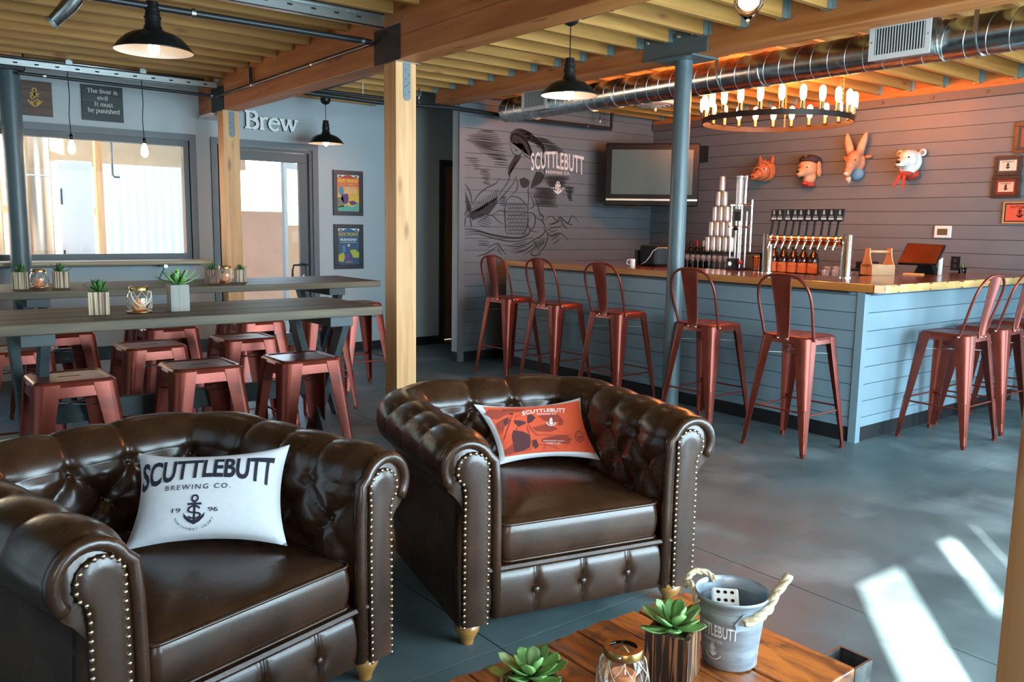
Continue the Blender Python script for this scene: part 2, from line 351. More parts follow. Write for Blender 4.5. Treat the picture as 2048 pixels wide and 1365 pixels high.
# beams and posts
t = thing('beam', 'long glulam beam crossing overhead on the two square posts', 'beam', (2.825, 3.4, 2.45))
m = MB(); m.box(-.085, .085, -4.9, 5.06, 0, .505); obj('timber', m, BEAM, t, bev=.004)
m = MB(); m.box(-.0875, -.085, -4.9, 5.05, .136, .1375); obj('lamination_line', m, SEAM, t)
for q_ in (1.4, 4.53):
    m = MB(); m.box(-.0885, -.0855, q_-.165, q_+.165, -.004, .21); obj('side_plate', m, BLACKP, t)
m = MB(); m.box(-.10, .12, 4.7, 5.05, -.03, -.002); obj('bearing_ledge', m, WHITEM, t)
t = thing('beam', 'glulam beam on the round steel column in front of the bar', 'beam', (4.75, 3.4, 2.628))
m = MB(); m.box(-.11, .11, -4.9, 3.78, 0, .33); obj('timber', m, BEAM, t, bev=.004)
t = thing('beam', 'short timber beam end above the round column at far left', 'beam', (1.09, 8.05, 2.66))
m = MB(); m.box(-.09, .09, -.1, .4, 0, .30); obj('timber', m, BEAM, t, bev=.004)
def post(x, y, label):
    t = thing('square_post', label, 'post', (x, y, 0))
    m = MB(); m.box(-.075, .075, -.075, .075, 0, 2.447); obj('timber', m, POSTW, t, bev=.003)
    m = MB(); m.box(-.085, .10, -.085, .085, 2.447, 2.4495); obj('cap_plate', m, HANG, t)
    m = MB(); P = [(-.022, 0), (.022, 0), (.022, .20), (-.022, .20)]
    n = 8; pl = [(-.027+.0, .235)] + [(.027, .235)] + [(.027*cos(a), .02-.02+.027*(-sin(a))+.027) for a in [i*pi/n for i in range(n+1)]]
    m.prism(pl, lambda x_, z_, d: (x_+.005, -.0755-d, 2.212+z_), .003); o = obj('strap', m, flat('strap_steel', (.15, .18, .19), .5, .4) if 'strap_steel' not in bpy.data.materials else bpy.data.materials['strap_steel'], t)
    m = MB()
    for q, (a, b) in enumerate([(-.012, .19), (.014, .16), (-.01, .135), (.012, .11), (0, .095), (-.014, .085), (.014, .055), (-.012, .035)]):
        m.cyl((a+.005, -.0787, 2.212+b), (a+.005, -.0805, 2.212+b), .0035, .003, 6)
    obj('bolt_heads', m, BLK, o)['kind'] = 'stuff'
    return t
post(2.832, 4.80, 'square fir post between the tall tables and the armchairs')
post(2.832, 7.93, 'square fir post in front of the lever-handled glass door')
def column(x, y, r, zt, label, br=None):
    t = thing('round_column', label, 'column', (x, y, 0))
    m = MB(); m.cyl((0, 0, 0), (0, 0, zt), r, r, 32); obj('shaft', m, STEELP, t, smooth=True, angle=40)
    if br:
        m = MB(); m.box(-.122, -.111, br[0], br[1], zt, zt+.16); m.box(.111, .122, br[0], br[1], zt, zt+.16); obj('saddle_plate', m, STEELP, t)
        m = MB(); m.box(-.14, .14, -.19, .17, zt-.012, zt); obj('cap_plate', m, STEELP, t)
        for yy in (-.18, -.05, .1, .24):
            m = MB(); m.cyl((-.122, yy, zt+.13), (-.136, yy, zt+.13), .015, .013, 6); obj('bolt', m, STEEL, t)
    else:
        m = MB(); m.box(-.10, .10, -.12, .12, zt, zt+.035); m.box(-.10, -.092, -.12, .12, zt, zt+.2); m.box(.092, .10, -.12, .12, zt, zt+.2); obj('cap_bracket', m, BLACKP, t)
    return t
column(4.752, 4.10, .062, 2.628, 'round grey steel column rising in front of the bar counter', (-.30, .28))
column(1.09, 8.05, .078, 2.62, 'thick round grey column beside the brewery window at far left')
# sunlit timber post at the right edge of the view
t = thing('square_post', 'sunlit pale timber post at the right edge near the floor light patches', 'post', (1.316, .383, 0), R(-38))
m = MB(); m.box(-.068, .05, -.05, .05, 0, 2.9); obj('timber', m, POSTW, t, bev=.003)
m = MB(); m.box(.055, .12, -.03, .05, 0, 2.9); obj('navy_jamb', m, flat('navy_paint', (.03, .05, .09), .4), t)
# ------------------------------------------------------------------ brewery window
m = MB(); m.frame(-.75, 2.694, 1.0, 2.268, .062, YB-.018, YB-.001); w1 = struct('window_1', m, TRIM)
m = MB(); m.frame(-.688, 2.632, 1.062, 2.206, .055, YB+.0, YB+.10); struct('window_frame', m, flat('window_frame_paint', (.075, .085, .09), .4), w1)
m = MB(); m.box(-.633, 2.577, YB+.04, YB+.046, 1.117, 2.151); struct('window_pane', m, PANE, w1)
m = MB(); m.box(1.08, 1.11, YB+.03, YB+.05, 1.117, 2.151)
t = thing('window_ledge', 'pale wooden ledge shelf under the brewery window', 'shelf', (1.0, 8.33, 1.02))
m = MB(); m.box(-1.7, 1.735, -.12, .12, 0, .045); obj('board', m, SILLW, t, bev=.018)
m = MB(); m.box(1.3, 1.33, -.06, .10, -.03, 0); m.tube([(1.315, -.03, -.02), (1.22, .13, -.30)], .006, 6); obj('strut', m, STEEL, t)
# ------------------------------------------------------------------ glazed door
m = MB(); m.frame(2.839, 3.976, -.2, 2.259, .062, YB-.018, YB-.001); d1 = struct('door_1', m, TRIM)
m = MB(); m.frame(2.901, 3.914, -.2, 2.197, .035, YB, YB+.12); struct('door_frame', m, flat('door_frame_paint', (.07, .085, .095), .4), d1)
m = MB(); m.frame(2.945, 3.87, .01, 2.155, .095, YB+.03, YB+.075); m.box(3.04, 3.775, YB+.03, YB+.075, .105, .22); struct('door_leaf', m, bpy.data.materials['door_frame_paint'], d1, bev=.003)
m = MB(); m.box(3.04, 3.775, YB+.05, YB+.056, .22, 2.06); struct('door_pane', m, PANE, d1)
m = MB(); m.tube([(3.80, YB+.03, .99), (3.80, YB-.04, .99), (3.76, YB-.055, .99), (3.66, YB-.055, .985), (3.645, YB-.055, .93), (3.645, YB-.05, .80)], .012, 8); m.tube([(3.80, YB+.03, .99), (3.80, YB-.09, .99), (3.77, YB-.10, .985), (3.77, YB-.10, .86), (3.79, YB-.09, .80)], .010, 8)
struct('door_handle', m, IRON, d1, smooth=True)
m = MB(); m.cyl((3.81, YB+.03, .86), (3.81, YB+.015, .86), .02, .02, 12); struct('lock', m, STEEL, d1)
# ================================================================== stools
def rsq(h, r, n=5, hy=None):
    hy = hy or h; P = []
    for cx, cy, a0 in ((h-r, hy-r, 0), (-h+r, hy-r, pi/2), (-h+r, -hy+r, pi), (h-r, -hy+r, 3*pi/2)):
        P += [(cx+r*cos(a0+pi/2*i/n), cy+r*sin(a0+pi/2*i/n)) for i in range(n+1)]
    return P
def ring(h, r, z, n=5): return [(x, y, z) for x, y in rsq(h, r, n)]
def stool_base(t, a, b, zt, skirt, soft=.045):
    # pressed seat
    m = MB()
    R_ = [ring(a-.035, soft*.6, zt-.004), ring(a-.03, soft*.65, zt-.0045), ring(a-.022, soft*.75, zt), ring(a-.006, soft*.95, zt-.0015), ring(a, soft, zt-.009), ring(a+.004, soft, zt-.022), ring(a+.005, soft, zt-.0235), ring(a+.003, soft, zt-.0245), ring(a+.008, soft, zt-skirt)]
    inn = [ring(a+.004, soft, zt-skirt), ring(a-.004, soft, zt-.02), ring(a-.02, soft*.7, zt-.012)]
    m.loft(R_+inn, True, True); s = obj('seat', m, RUST, t, smooth=True, angle=50)
    m = MB(); m.loft([[(x*.045, y*.008, zt-.0039) for x, y in ((-1, -.4), (-.9, -1), (.9, -1), (1, -.4), (1, .4), (.9, 1), (-.9, 1), (-1, .4))], [(x*.045, y*.008, zt-.0036) for x, y in ((-1, -.4), (-.9, -1), (.9, -1), (1, -.4), (1, .4), (.9, 1), (-.9, 1), (-1, .4))]])
    obj('handle_slot', m, GAP, s)
    for sx, sy in ((-1, -1), (1, -1), (1, 1), (-1, 1)):
        rings = []
        N = 9
        for i in range(N+1):
            k = i/N; z = (zt-.012)*(1-k) + .016*k
            h = (a+.006)*(1-k) + b*k; L = .100*(1-k)+.028*k; r = .044*(1-k)**1.2 + .010; th = .0035
            o = []; q = []
            o.append((h-L, h)); 
            for j in range(6): o.append((h-r+r*sin(j*pi/10), h-r+r*cos(j*pi/10)))
            o.append((h, h-L))
            for x, y in reversed(o): q.append((x-th if x > h-L+.001 else x, y-th if y > h-L+.001 else y))
            rings.append([(sx*x, sy*y, z) for x, y in o+q])
        m = MB(); m.loft(rings); h = b; m.cyl((sx*(b-.013), sy*(b-.013), 0), (sx*(b-.012), sy*(b-.012), .03), .014, .016, 10)
        lg = obj('leg', m, RUST, t, smooth=True, angle=45)
        # pressed slot along the lower leg
        pts = []
        for z, w in ((.30, 0), (.295, .006), (.10, .0045), (.09, 0), (.10, -.0045), (.295, -.006)):
            k = 1-(z-.016)/(zt-.028); hh = (a+.006)*(1-k)+b*k; r = .044*(1-k)**1.2+.010; e = hh-r+r*.7071+.0005
            pts.append((sx*(e+w*.7), sy*(e-w*.7), z))
        m = MB(); m.tube(pts, .0022, 5, closed=True); obj('pressed_slot', m, RUST, lg, smooth=True)
    zb = .262; k = 1-(zb/zt); hb = (a+.006)*(1-k)+b*k-.012
    for i, (dx, dy) in enumerate(((0, -1), (1, 0), (0, 1), (-1, 0))):
        m = MB(); z = zb + (.02 if i % 2 else 0)
        p = [(dx*hb+dy*q*hb, dy*hb-dx*q*hb, z) for q in (-1, -.82, 0, .82, 1)]
        p[0] = (p[0][0], p[0][1], z+.012); p[-1] = (p[-1][0], p[-1][1], z+.012)
        m.tube(p, .0065, 6); obj('foot_rail', m, RUST, t, smooth=True)
    m = MB(); q = a-.01; z = zt-.125; m.tube([(-q, -q, z), (q, q, z)], .003, 6); m.tube([(-q, q, z), (q, -q, z)], .003, 6); obj('cross_rods', m, RIVET, t)
def make_stool(label):
    t = thing('metal_stool', label, 'stool'); stool_base(t, .157, .222, .76, .068); return t
def make_barstool(label):
    t = thing('bar_stool', label, 'bar stool'); stool_base(t, .172, .238, .76, .05, .06)
    pts = [(-.115, .182, .735), (-.145, .187, .84), (-.178, .194, .95), (-.202, .190, 1.03), (-.221, .165, 1.095), (-.232, .115, 1.135), (-.238, .055, 1.152), (-.239, 0, 1.155)]
    pts = pts + [(x, -y, z) for x, y, z in pts[-2::-1]]
    P = []
    for i in range(len(pts)-1):
        for k in range(4):
            a_ = [Vector(pts[max(0, min(len(pts)-1, i+q))]) for q in (-1, 0, 1, 2)]; u = k/4
            P.append(.5*((2*a_[1]) + (a_[2]-a_[0])*u + (2*a_[0]-5*a_[1]+4*a_[2]-a_[3])*u*u + (3*a_[1]-a_[0]-3*a_[2]+a_[3])*u**3))
    P.append(Vector(pts[-1]))
    m = MB(); m.tube(P, .0095, 8); obj('back_hoop', m, RUST, t, smooth=True)
    m = MB(); prof = [(-.181, .730, .045), (-.176, .765, .046), (-.188, .86, .052), (-.206, .96, .060), (-.222, 1.05, .068), (-.234, 1.12, .076), (-.237, 1.152, .080)]
    rr = []
    for x, z, w in prof: rr.append([(x-.002, w, z), (x+.006, w-.008, z), (x+.006, -w+.008, z), (x-.002, -w, z), (x-.006, -w+.004, z), (x-.001, -w+.016, z), (x-.001, w-.016, z), (x-.006, w-.004, z)])
    m.loft(rr); obj('back_splat', m, RUST, t, smooth=True, angle=30)
    for x, y in ((-.185, .034), (-.185, -.034)):
        m = MB(); m.ball((x, y, .742), .009, 8, 6); obj('rivet', m, RIVET, t, smooth=True)
    for y in (.185, -.185):
        m = MB(); m.ball((-.115, y*1.045, .742), .009, 8, 6); obj('rivet', m, RIVET, t, smooth=True)
    return t
RUSTX = 0
s0 = make_stool('backless rust red metal stool, front row left, tucked at the near tall table')
s0.location = (.694, 3.985, 0)
G1 = 'backless metal stools at the near tall table'; G2 = 'backless metal stools at the far tall table'
s0['group'] = G1
for x, y, l in ((1.257, 4.005, 'backless rust red metal stool, middle of the front row at the near tall table'),
                (1.753, 3.965, 'brightly lit backless rust red metal stool, nearest the square post, at the near tall table'),
                (1.24, 4.80, 'backless metal stool across the near tall table, between the first two front stools'),
                (1.784, 4.86, 'backless metal stool across the near tall table, behind the two right front stools'),
                (.62, 5.0, 'backless metal stool across the near tall table, behind the left trestle')):
    dup(s0, (x, y, 0), random.uniform(-.05, .05), l, G1)
for x, y, l in ((.95, 5.62, 'backless metal stool at the far tall table, front row, leftmost'),
                (1.56, 5.60, 'backless metal stool at the far tall table, front row, second from the left'),
                (2.17, 5.66, 'backless metal stool at the far tall table, front row, third from the left'),
                (2.78, 5.96, 'backless metal stool standing under the right end of the far tall table'),
                (1.02, 6.62, 'backless metal stool at the window side of the far tall table, leftmost'),
                (1.75, 6.66, 'backless metal stool at the window side of the far tall table, second from the left'),
                (2.45, 6.66, 'backless metal stool at the window side of the far tall table, third from the left'),
                (3.41, 6.50, 'backless metal stool standing just off the right end of the far tall table')):
    dup(s0, (x, y, 0), random.uniform(-.05, .05), l, G2)
b0 = make_barstool('high-backed rust red bar stool nearest the corner of the bar, on its long side')
b0.location = (4.855, 3.11, 0); GB = 'high-backed bar stools along the bar'; b0['group'] = GB
for x, y, rz, l in ((4.86, 3.86, 0, 'high-backed rust red bar stool second from the bar corner, in front of the round column'),
                    (4.88, 4.80, .04, 'high-backed rust red bar stool just left of the round column'),
                    (4.93, 5.62, .03, 'high-backed rust red bar stool second from the mural wall'),
                    (4.95, 6.33, .05, 'high-backed rust red bar stool closest to the mural wall'),
                    (5.94, 2.60, pi/2-.02, 'high-backed rust red bar stool on the short side of the bar, nearest its corner'),
                    (6.56, 2.63, pi/2+.03, 'high-backed rust red bar stool in the middle of the short side of the bar'),
                    (7.17, 2.64, pi/2, 'high-backed rust red bar stool on the short side of the bar, farthest right')):
    dup(b0, (x, y, 0), rz, l, GB)
# ================================================================== tall tables
def tall_table(x0, x1, y0, y1, zt, tx, label, lowx):
    t = thing('tall_table', label, 'table', ((x0+x1)/2, (y0+y1)/2, 0), 0, 'tall plank tables')
    L = (x1-x0)/2; Wd = (y1-y0)/2; n = 3
    top = None
    for i in range(n):
        m = MB(); a = -Wd+2*Wd*i/n; b = -Wd+2*Wd*(i+1)/n; m.box(-L+random.uniform(0, .004), L-random.uniform(0, .004), a+.001, b-.001, zt-.046-.0, zt)
        obj('plank', m, TTOP, t, bev=.004)
    for k, xx in enumerate(tx):
        x = xx-t.location.x
        m = MB(); m.box(x-.065, x+.065, -Wd+.04, Wd-.04, zt-.10, zt-.047); tr = obj('trestle_cleat', m, TLEG, t, bev=.003)
        for s in (-1, 1):
            for sh in (-.042, .042):
                if sh*s > 0: continue
            m = MB(); X = x+.028*s; w = .045; yb = Wd-.03; yt = Wd-.09
            m.hexa([(X-.02, s*yb-w, 0), (X+.02, s*yb-w, 0), (X-.02, s*yb+w, 0), (X+.02, s*yb+w, 0), (X-.02, -s*yt-w, zt-.10), (X+.02, -s*yt-w, zt-.10), (X-.02, -s*yt+w, zt-.10), (X+.02, -s*yt+w, zt-.10)])
            obj('leg', m, TLEG, t, bev=.003)
    m = MB(); m.box(tx[0]-t.location.x-.05, tx[-1]-t.location.x+.05, -.02, .02, lowx, lowx+.095); obj('stretcher', m, TLEG, t, bev=.003)
    return t
tall_table(.34, 2.185, 3.885, 4.56, 1.0, (.575, 1.965), 'near tall table of dark stained planks on crossed trestle legs', .50)
tall_table(.42, 3.165, 5.66, 6.40, 1.0, (.85, 2.82), 'far tall table of dark stained planks closer to the brewery window', .50)
# ================================================================== bar
t = thing('bar_counter', 'L-shaped bar clad in blue-grey boards with a live-edge wooden top', 'bar', (5.273, 2.905, 0))
BL, BW = 3.9, XR-5.273-.002
m = MB(); m.box(.014, .06, .06, BL, .001, 1.028); m.box(.06, BW, .014, .06, .001, 1.028); m.box(.6, .64, .66, BL, 0, 1.02); m.box(.64, BW, .62, .66, 0, 1.02); obj('carcass', m, GAP, t)
bz = [.100, .169, .282, .399, .519, .641, .764, .888, 1.007, 1.028]
for a, b in zip(bz[:-1], bz[1:]):
    m = MB(); m.box(0, .014, .052, BL, a+.0022, b-.0022); obj('long_side_board', m, BARPAINT, t)
    m = MB(); m.box(.052, BW, 0, .014, a+.0022, b-.0022); obj('short_side_board', m, BARPAINT, t)
m = MB(); m.box(-.008, .012, -.008, .046, 0, 1.028); m.box(.012, .05, -.008, .012, 0, 1.028); obj('corner_board', m, BARPAINT, t)
m = MB(); m.box(.004, .0139, .052, BL, 0, .0985); m.box(.052, BW, .004, .0139, 0, .0985); obj('toe_base', m, BASEB, t)
m = MB(); m.box(-.005, .05, -.06, .0, 1.020, 1.030); m.box(-.03, .0, .1, BL-.1, 1.018, 1.030); obj('steel_support', m, BLACKP, t)
m = MB(); zt0, zt1 = 1.031, 1.085
m.prism([(-.012, -.07), (.03, -.118), (.09, -.118), (.69, .55), (.69, BL), (-.012, BL)], lambda x, y, d: (x, y, zt0+d), zt1-zt0); tp = obj('long_top', m, [BARTOP], t, bev=.003)
m = MB(); m.prism([(.0905, -.118), (BW, -.118), (BW, .55), (.6905, .55)], lambda x, y, d: (x, y, zt0+d), zt1-zt0); obj('short_top', m, BARTOPX, t, bev=.003)
m = MB()
P = [(.032+BW*i/40*.985, -.119-.003*sin(i*1.7)-.002*random.random()) for i in range(41)]
vs = []; 
for x, y in P: vs += [(x, y, zt0+.001), (x, y-.003, zt0+.03), (x, y+.001, zt1-.001)]
m.add(vs, [(3*i+k, 3*i+3+k, 3*i+4+k, 3*i+1+k) for i in range(40) for k in (0, 1)]); obj('live_edge', m, LIVEX, t)
m = MB(); m.box(-.0135, -.0125, -.06, BL, zt0+.001, zt1-.002); m.hexa([(-.0132, -.0705, zt0+.001), (.0292, -.1195, zt0+.001), (-.0112, -.069, zt0+.001), (.031, -.117, zt0+.001), (-.0132, -.0705, zt1-.002), (.0292, -.1195, zt1-.002), (-.0112, -.069, zt1-.002), (.031, -.117, zt1-.002)]); obj('cut_edge', m, LIVEY, t)
# back counter against the right wall
t = thing('back_counter', 'low dark counter along the wall behind the bar', 'counter', (7.5, 5.3, 0))
m = MB(); m.box(-.30, .325, -1.5, 1.88, 0, .955); obj('cabinet', m, flat('dark_cabinet', (.03, .03, .032), .5), t)
m = MB(); m.box(-.33, .325, -1.5, 1.88, .955, .998); obj('worktop', m, BARTOP, t, bev=.003)
# ================================================================== armchairs
def arch_seam(): pass
def make_chair(label, O, th):
    t = thing('chesterfield_armchair', label, 'armchair', (O[0], O[1], 0), th, 'tufted leather armchairs')
    HI, YBK, RC = .325, .80, .13        # half inner width, inner back, inner corner radius
    # U-shaped path (inner face), s = arclength
    path = []
    def addp(x, y, nx, ny): path.append((x, y, nx, ny))
    Ls = YBK-RC
    ns = 54
    for i in range(ns): addp(-HI, Ls*i/ns, -1, 0)
    nc = 20
    for i in range(nc): a = pi - pi/2*i/nc; addp(-HI+RC+RC*cos(a), Ls+RC*sin(a), cos(a), sin(a))
    nb = 40; Lb = 2*(HI-RC)
    for i in range(nb): addp(-HI+RC+Lb*i/nb, YBK, 0, 1)
    for i in range(nc): a = pi/2 - pi/2*i/nc; addp(HI-RC+RC*cos(a), Ls+RC*sin(a), cos(a), sin(a))
    for i in range(ns+1): addp(HI, Ls*(1-i/ns), 1, 0)
    S_ = [0]
    for i in range(1, len(path)): S_.append(S_[-1]+sqrt((path[i][0]-path[i-1][0])**2+(path[i][1]-path[i-1][1])**2))
    TOT = S_[-1]
    # profile (q outward, z)
    cx, cz, cr = .125, .645, .098
    prof = []
    for i in range(22): k = i/22; prof.append((.012*(1-k)+(cx-cr)*k*.0+.012*0+.02*k*k, .30+(cz-.30)*k))
    q0 = prof[-1][0]
    for i in range(46): a = pi-.02 - (pi+.95)*i/45; prof.append((cx+cr*cos(a), cz+cr*sin(a)))
    qe, ze = prof[-1]
    for i in range(1, 5): k = i/4; prof.append((qe+(.150-qe)*k, ze+(ze-.045-ze)*k))
    for i in range(1, 10): k = i/9; prof.append((.150+.010*sin(pi*k), (ze-.045)*(1-k)+.092*k))
    T_ = [0]
    for i in range(1, len(prof)): T_.append(T_[-1]+sqrt((prof[i][0]-prof[i-1][0])**2+(prof[i][1]-prof[i-1][1])**2))
    nrm = []
    for i in range(len(prof)):
        a = prof[max(i-1, 0)]; b = prof[min(i+1, len(prof)-1)]; dx, dz = b[0]-a[0], b[1]-a[1]; l = sqrt(dx*dx+dz*dz); nrm.append((-dz/l, dx/l))
    A = TOT/22; B = .100; T0 = .135         # tuft spacing along s, rows along t
    TP = T0+2*B; TEND = .345+.30
    btn = []
    def disp(s, tt):
        if tt < T0-.10 or tt > TEND+.18: return 0
        fade = min(1, (tt-(T0-.10))/.07); fe = 1 if tt < TEND else max(0, 1-(tt-TEND)/.10)
        es = min(1, s/.05, (TOT-s)/.05)
        u = s/A; 
        if tt < TP:
            v = (tt-T0)/B
            p1 = (u+v)/2; p2 = (u-v)/2
            c1 = abs(sin(pi*p1)); c2 = abs(sin(pi*p2)); h = .034*(min(c1, c2))**.5
            # buttons where u+v and u-v are both even
            iu = round(u); iv = round(v); 
            d = 9
            for du in (-1, 0, 1):
                for dv in (-1, 0, 1):
                    a, b = iu+du, iv+dv
                    if (a+b) % 2 == 0 and 0 <= b <= 2: d = min(d, sqrt(((u-a)*A)**2+((v-b)*B)**2))
            h -= .020*math.exp(-(d/.017)**2)
        else:
            # straight pleats over the roll through the top-row buttons (even u)
            c = abs(sin(pi*u/2)); k = max(0, 1-(tt-TP)/.30); h = (.027*(c**.5))*(.22+.78*k)
            a = 2*round(u/2); d = sqrt(((u-a)*A)**2+(tt-TP)**2); h -= .020*math.exp(-(d/.020)**2)
        return h*fade*fe*max(0, es)
    m = MB(); vs = []
    n = len(prof)
    for (x, y, nx, ny), s in zip(path, S_):
        for (q, z), tt, (nq, nz) in zip(prof, T_, nrm):
            h = disp(s, tt)
            Q = q + h*nq*-1*-1; Z = z + h*nz
            vs.append((x+nx*Q, y+ny*Q, Z))
    fs = [(i*n+k, (i+1)*n+k, (i+1)*n+k+1, i*n+k+1) for i in range(len(path)-1) for k in range(n-1)]
    m.add(vs, fs); sh = obj('tufted_body', m, LEATH, t, smooth=True)
    # buttons
    for b in range(3):
        for a in range(1, 22):
            if (a+b) % 2: continue
            s = a*A; tt = T0+b*B
            i = min(range(len(S_)), key=lambda k: abs(S_[k]-s)); j = min(range(len(T_)), key=lambda k: abs(T_[k]-tt))
            x, y, nx, ny = path[i]; q, z = prof[j]; nq, nz = nrm[j]; Q = q-.010*nq
            m = MB(); m.ball((x+nx*(q-.013*-nq*-1), y+ny*(q-.013*-nq*-1), z-.013*nz), .0125, 10, 7, (1, 1, 1)); obj('button', m, LEATH, sh, smooth=True)
    # arm fronts: scroll-shaped block, rim roll and studded panel
    for s in (-1, 1):
        pr = [(q, z) for q, z in prof if z > .09]; out = [(0.012, .092)]+[(q, z) for q, z in pr]+[(.150, .092)]
        X = lambda q: s*(HI+q)
        rr = []
        for off, yy in ((0, .02), (.0, -.004), (-.006, -.016), (-.018, -.022)):
            c = (.085, .45); pts = []
            for q, z in out:
                l = sqrt((q-c[0])**2+(z-c[1])**2); k = (l+off)/l; pts.append((X(c[0]+(q-c[0])*k), yy, c[1]+(z-c[1])*k))
            rr.append(pts)
        m = MB(); m.loft(rr, True, True); af = obj('arm_front', m, LEATH, t, smooth=True, angle=60)
        # panel outline (capsule that follows the scroll)
        PO = [(.050, .095), (.048, .30), (.048, .52), (.050, .58)]
        pc, prr = (.108, .638), .060
        arc = [(pc[0]+prr*cos(a), pc[1]+prr*sin(a)) for a in [pi-.15-(pi+.75)*i/16 for i in range(17)]]
        PO = PO + arc + [(.140, .55), (.142, .45), (.142, .28), (.142, .095)]
        m = MB(); cen = (.096, .40); rings = []
        for k, yy in ((1.0, -.020), (.985, -.0295), (.90, -.034), (.55, -.037)):
            rings.append([(X(cen[0]+(q-cen[0])*(k if z < .55 else k)), yy, (z if z < .12 else cen[1]+(z-cen[1])*(1-(1-k)*.25))) for q, z in PO])
        m.loft(rings, True, True); pn = obj('studded_panel', m, LEATH, t, smooth=True, angle=50)
        # rolled rim between panel and edge
        rim = [(.018, .11), (.018, .40), (.020, .57), (.028, .66)] + [(cx+.082*cos(a), cz+.082*sin(a)) for a in [pi-.4-(pi+.35)*i/14 for i in range(15)]]
        m = MB(); m.tube([(X(q), -.020, z) for q, z in rim], .020, 8, rr=[.019]*len(rim)); obj('rolled_rim', m, LEATH, t, smooth=True)
        # nailheads along both sides of the panel
        L = [0]; off = []
        for q, z in PO:
            off.append((q, z))
        pl = []
        for i in range(1, len(off)): L.append(L[-1]+sqrt((off[i][0]-off[i-1][0])**2+(off[i][1]-off[i-1][1])**2))
        nn = int(L[-1]/.0215)
        for k in range(nn+1):
            d = L[-1]*k/nn; i = 0
            while i < len(L)-2 and L[i+1] < d: i += 1
            f = (d-L[i])/(L[i+1]-L[i]); q = off[i][0]*(1-f)+off[i+1][0]*f; z = off[i][1]*(1-f)+off[i+1][1]*f
            q = cen[0]+(q-cen[0])*(.90 if z < .6 else .93); z = z if z < .60 else z-.004
            pl.append((q, z))
        for q, z in pl:
            if 'NM' not in globals():
                mm = MB(); mm.ball((0, 0, 0), .0062, 8, 5, (1, .6, 1)); globals()['NM'] = obj('nailhead', mm, NAIL, pn, smooth=True); o = NM
            else: o = NM.copy(); COL.objects.link(o); o.parent = pn
            o.location = (X(q), -.034, z)
    # seat cushion with piping
    m = MB()
    def cush(x, y, z0, z1, hw, yb):
        pass
    N1, N2 = 26, 26; hw = .318; yf, yb = -.012, .80; zb, ztop = .287, .430
    rings = []
    def outl(inset, z, crown=0):
        P = []
        for (px, py) in rsq(hw-inset, max(.004, min(.035, (hw-inset)*.8)), 5, (yb-yf)/2-inset):
            P.append((px, py+(yf+yb)/2, z))
        return P
    rings = [outl(.03, zb), outl(.006, zb+.004), outl(.0, zb+.014)] + [outl(-.006*sin(pi*k/5), zb+.014+(ztop-zb-.028)*k/5) for k in range(1, 6)] + [outl(.006, ztop-.004)]
    rings += [outl(.006+.28*k/8, ztop+.038*sin(pi/2*k/8)) for k in range(1, 9)]
    m.loft(rings, True, True); cu = obj('seat_cushion', m, LEATH, t, smooth=True, angle=80)
    for z in (ztop-.006, zb+.008):
        m = MB(); m.tube([(x, y, z) for x, y, z_ in outl(-.001, z)], .0055, 6, closed=True); obj('piping', m, LEATH, cu, smooth=True)
    # apron: ledge and tufted front rail with three buttons
    m = MB(); m.loft([[(x, .3, .262), (x, -.012, .262), (x, -.026, .268), (x, -.030, .276), (x, -.024, .286), (x, .3, .287)] for x in (-.372, .372)]); obj('front_ledge', m, LEATH, t, smooth=True, angle=50)
    m = MB(); nx, nz = 72, 14; vs = []; z0, z1 = .092, .262; bx = (-.186, 0, .186); bzz = .178
    for i in range(nx+1):
        x = -.372+.744*i/nx
        for j in range(nz+1):
            z = z0+(z1-z0)*j/nz; h = .018*(sin(pi*j/nz)**.5)
            for b in bx:
                h -= .009*math.exp(-((x-b)/.010)**2); h -= .016*math.exp(-(((x-b)**2+(z-bzz)**2)/.028**2))
            vs.append((x, -.006-max(h, -.004), z))
    m.add(vs, [(i*(nz+1)+j, (i+1)*(nz+1)+j, (i+1)*(nz+1)+j+1, i*(nz+1)+j+1) for i in range(nx) for j in range(nz)])
    m.box(-.37, .37, .0, .78, .10, .285); ap = obj('front_rail', m, LEATH, t, smooth=True, angle=60)
    for b in bx:
        m = MB(); m.ball((b, -.018, bzz), .013, 10, 7, (1, .6, 1)); obj('button', m, LEATH, ap, smooth=True)
        m = MB(); m.tube([(b, -.0165, z0+.004), (b+.001, -.0185, .13), (b, -.0125, bzz), (b-.001, -.0185, .23), (b, -.012, z1-.002)], .0016, 5); obj('pleat', m, SEAM, ap)
    # base and turned feet
    m = MB(); m.box(-.455, .455, .02, .93, .082, .10); obj('base_board', m, BUN, t)
    for x, y in ((-.42, .045), (.42, .045), (-.40, .86), (.40, .86)):
        m = MB(); m.box(x-.04, x+.04, y-.038, y+.038, .074, .092); m.lathe([(.001, 0), (.022, 0), (.024, .008), (.027, .022), (.036, .036), (.043, .052), (.044, .062), (.037, .073), (.02, .076)], (x, y, 0), 20); obj('turned_foot', m, BUN, t, smooth=True, angle=40)
    return t
ch1 = make_chair('brown tufted leather armchair at left holding the white cushion', (.785, 2.075), R(15))
ch2 = make_chair('brown tufted leather armchair at right holding the orange cushion', (1.968, 2.078), R(-13.5))
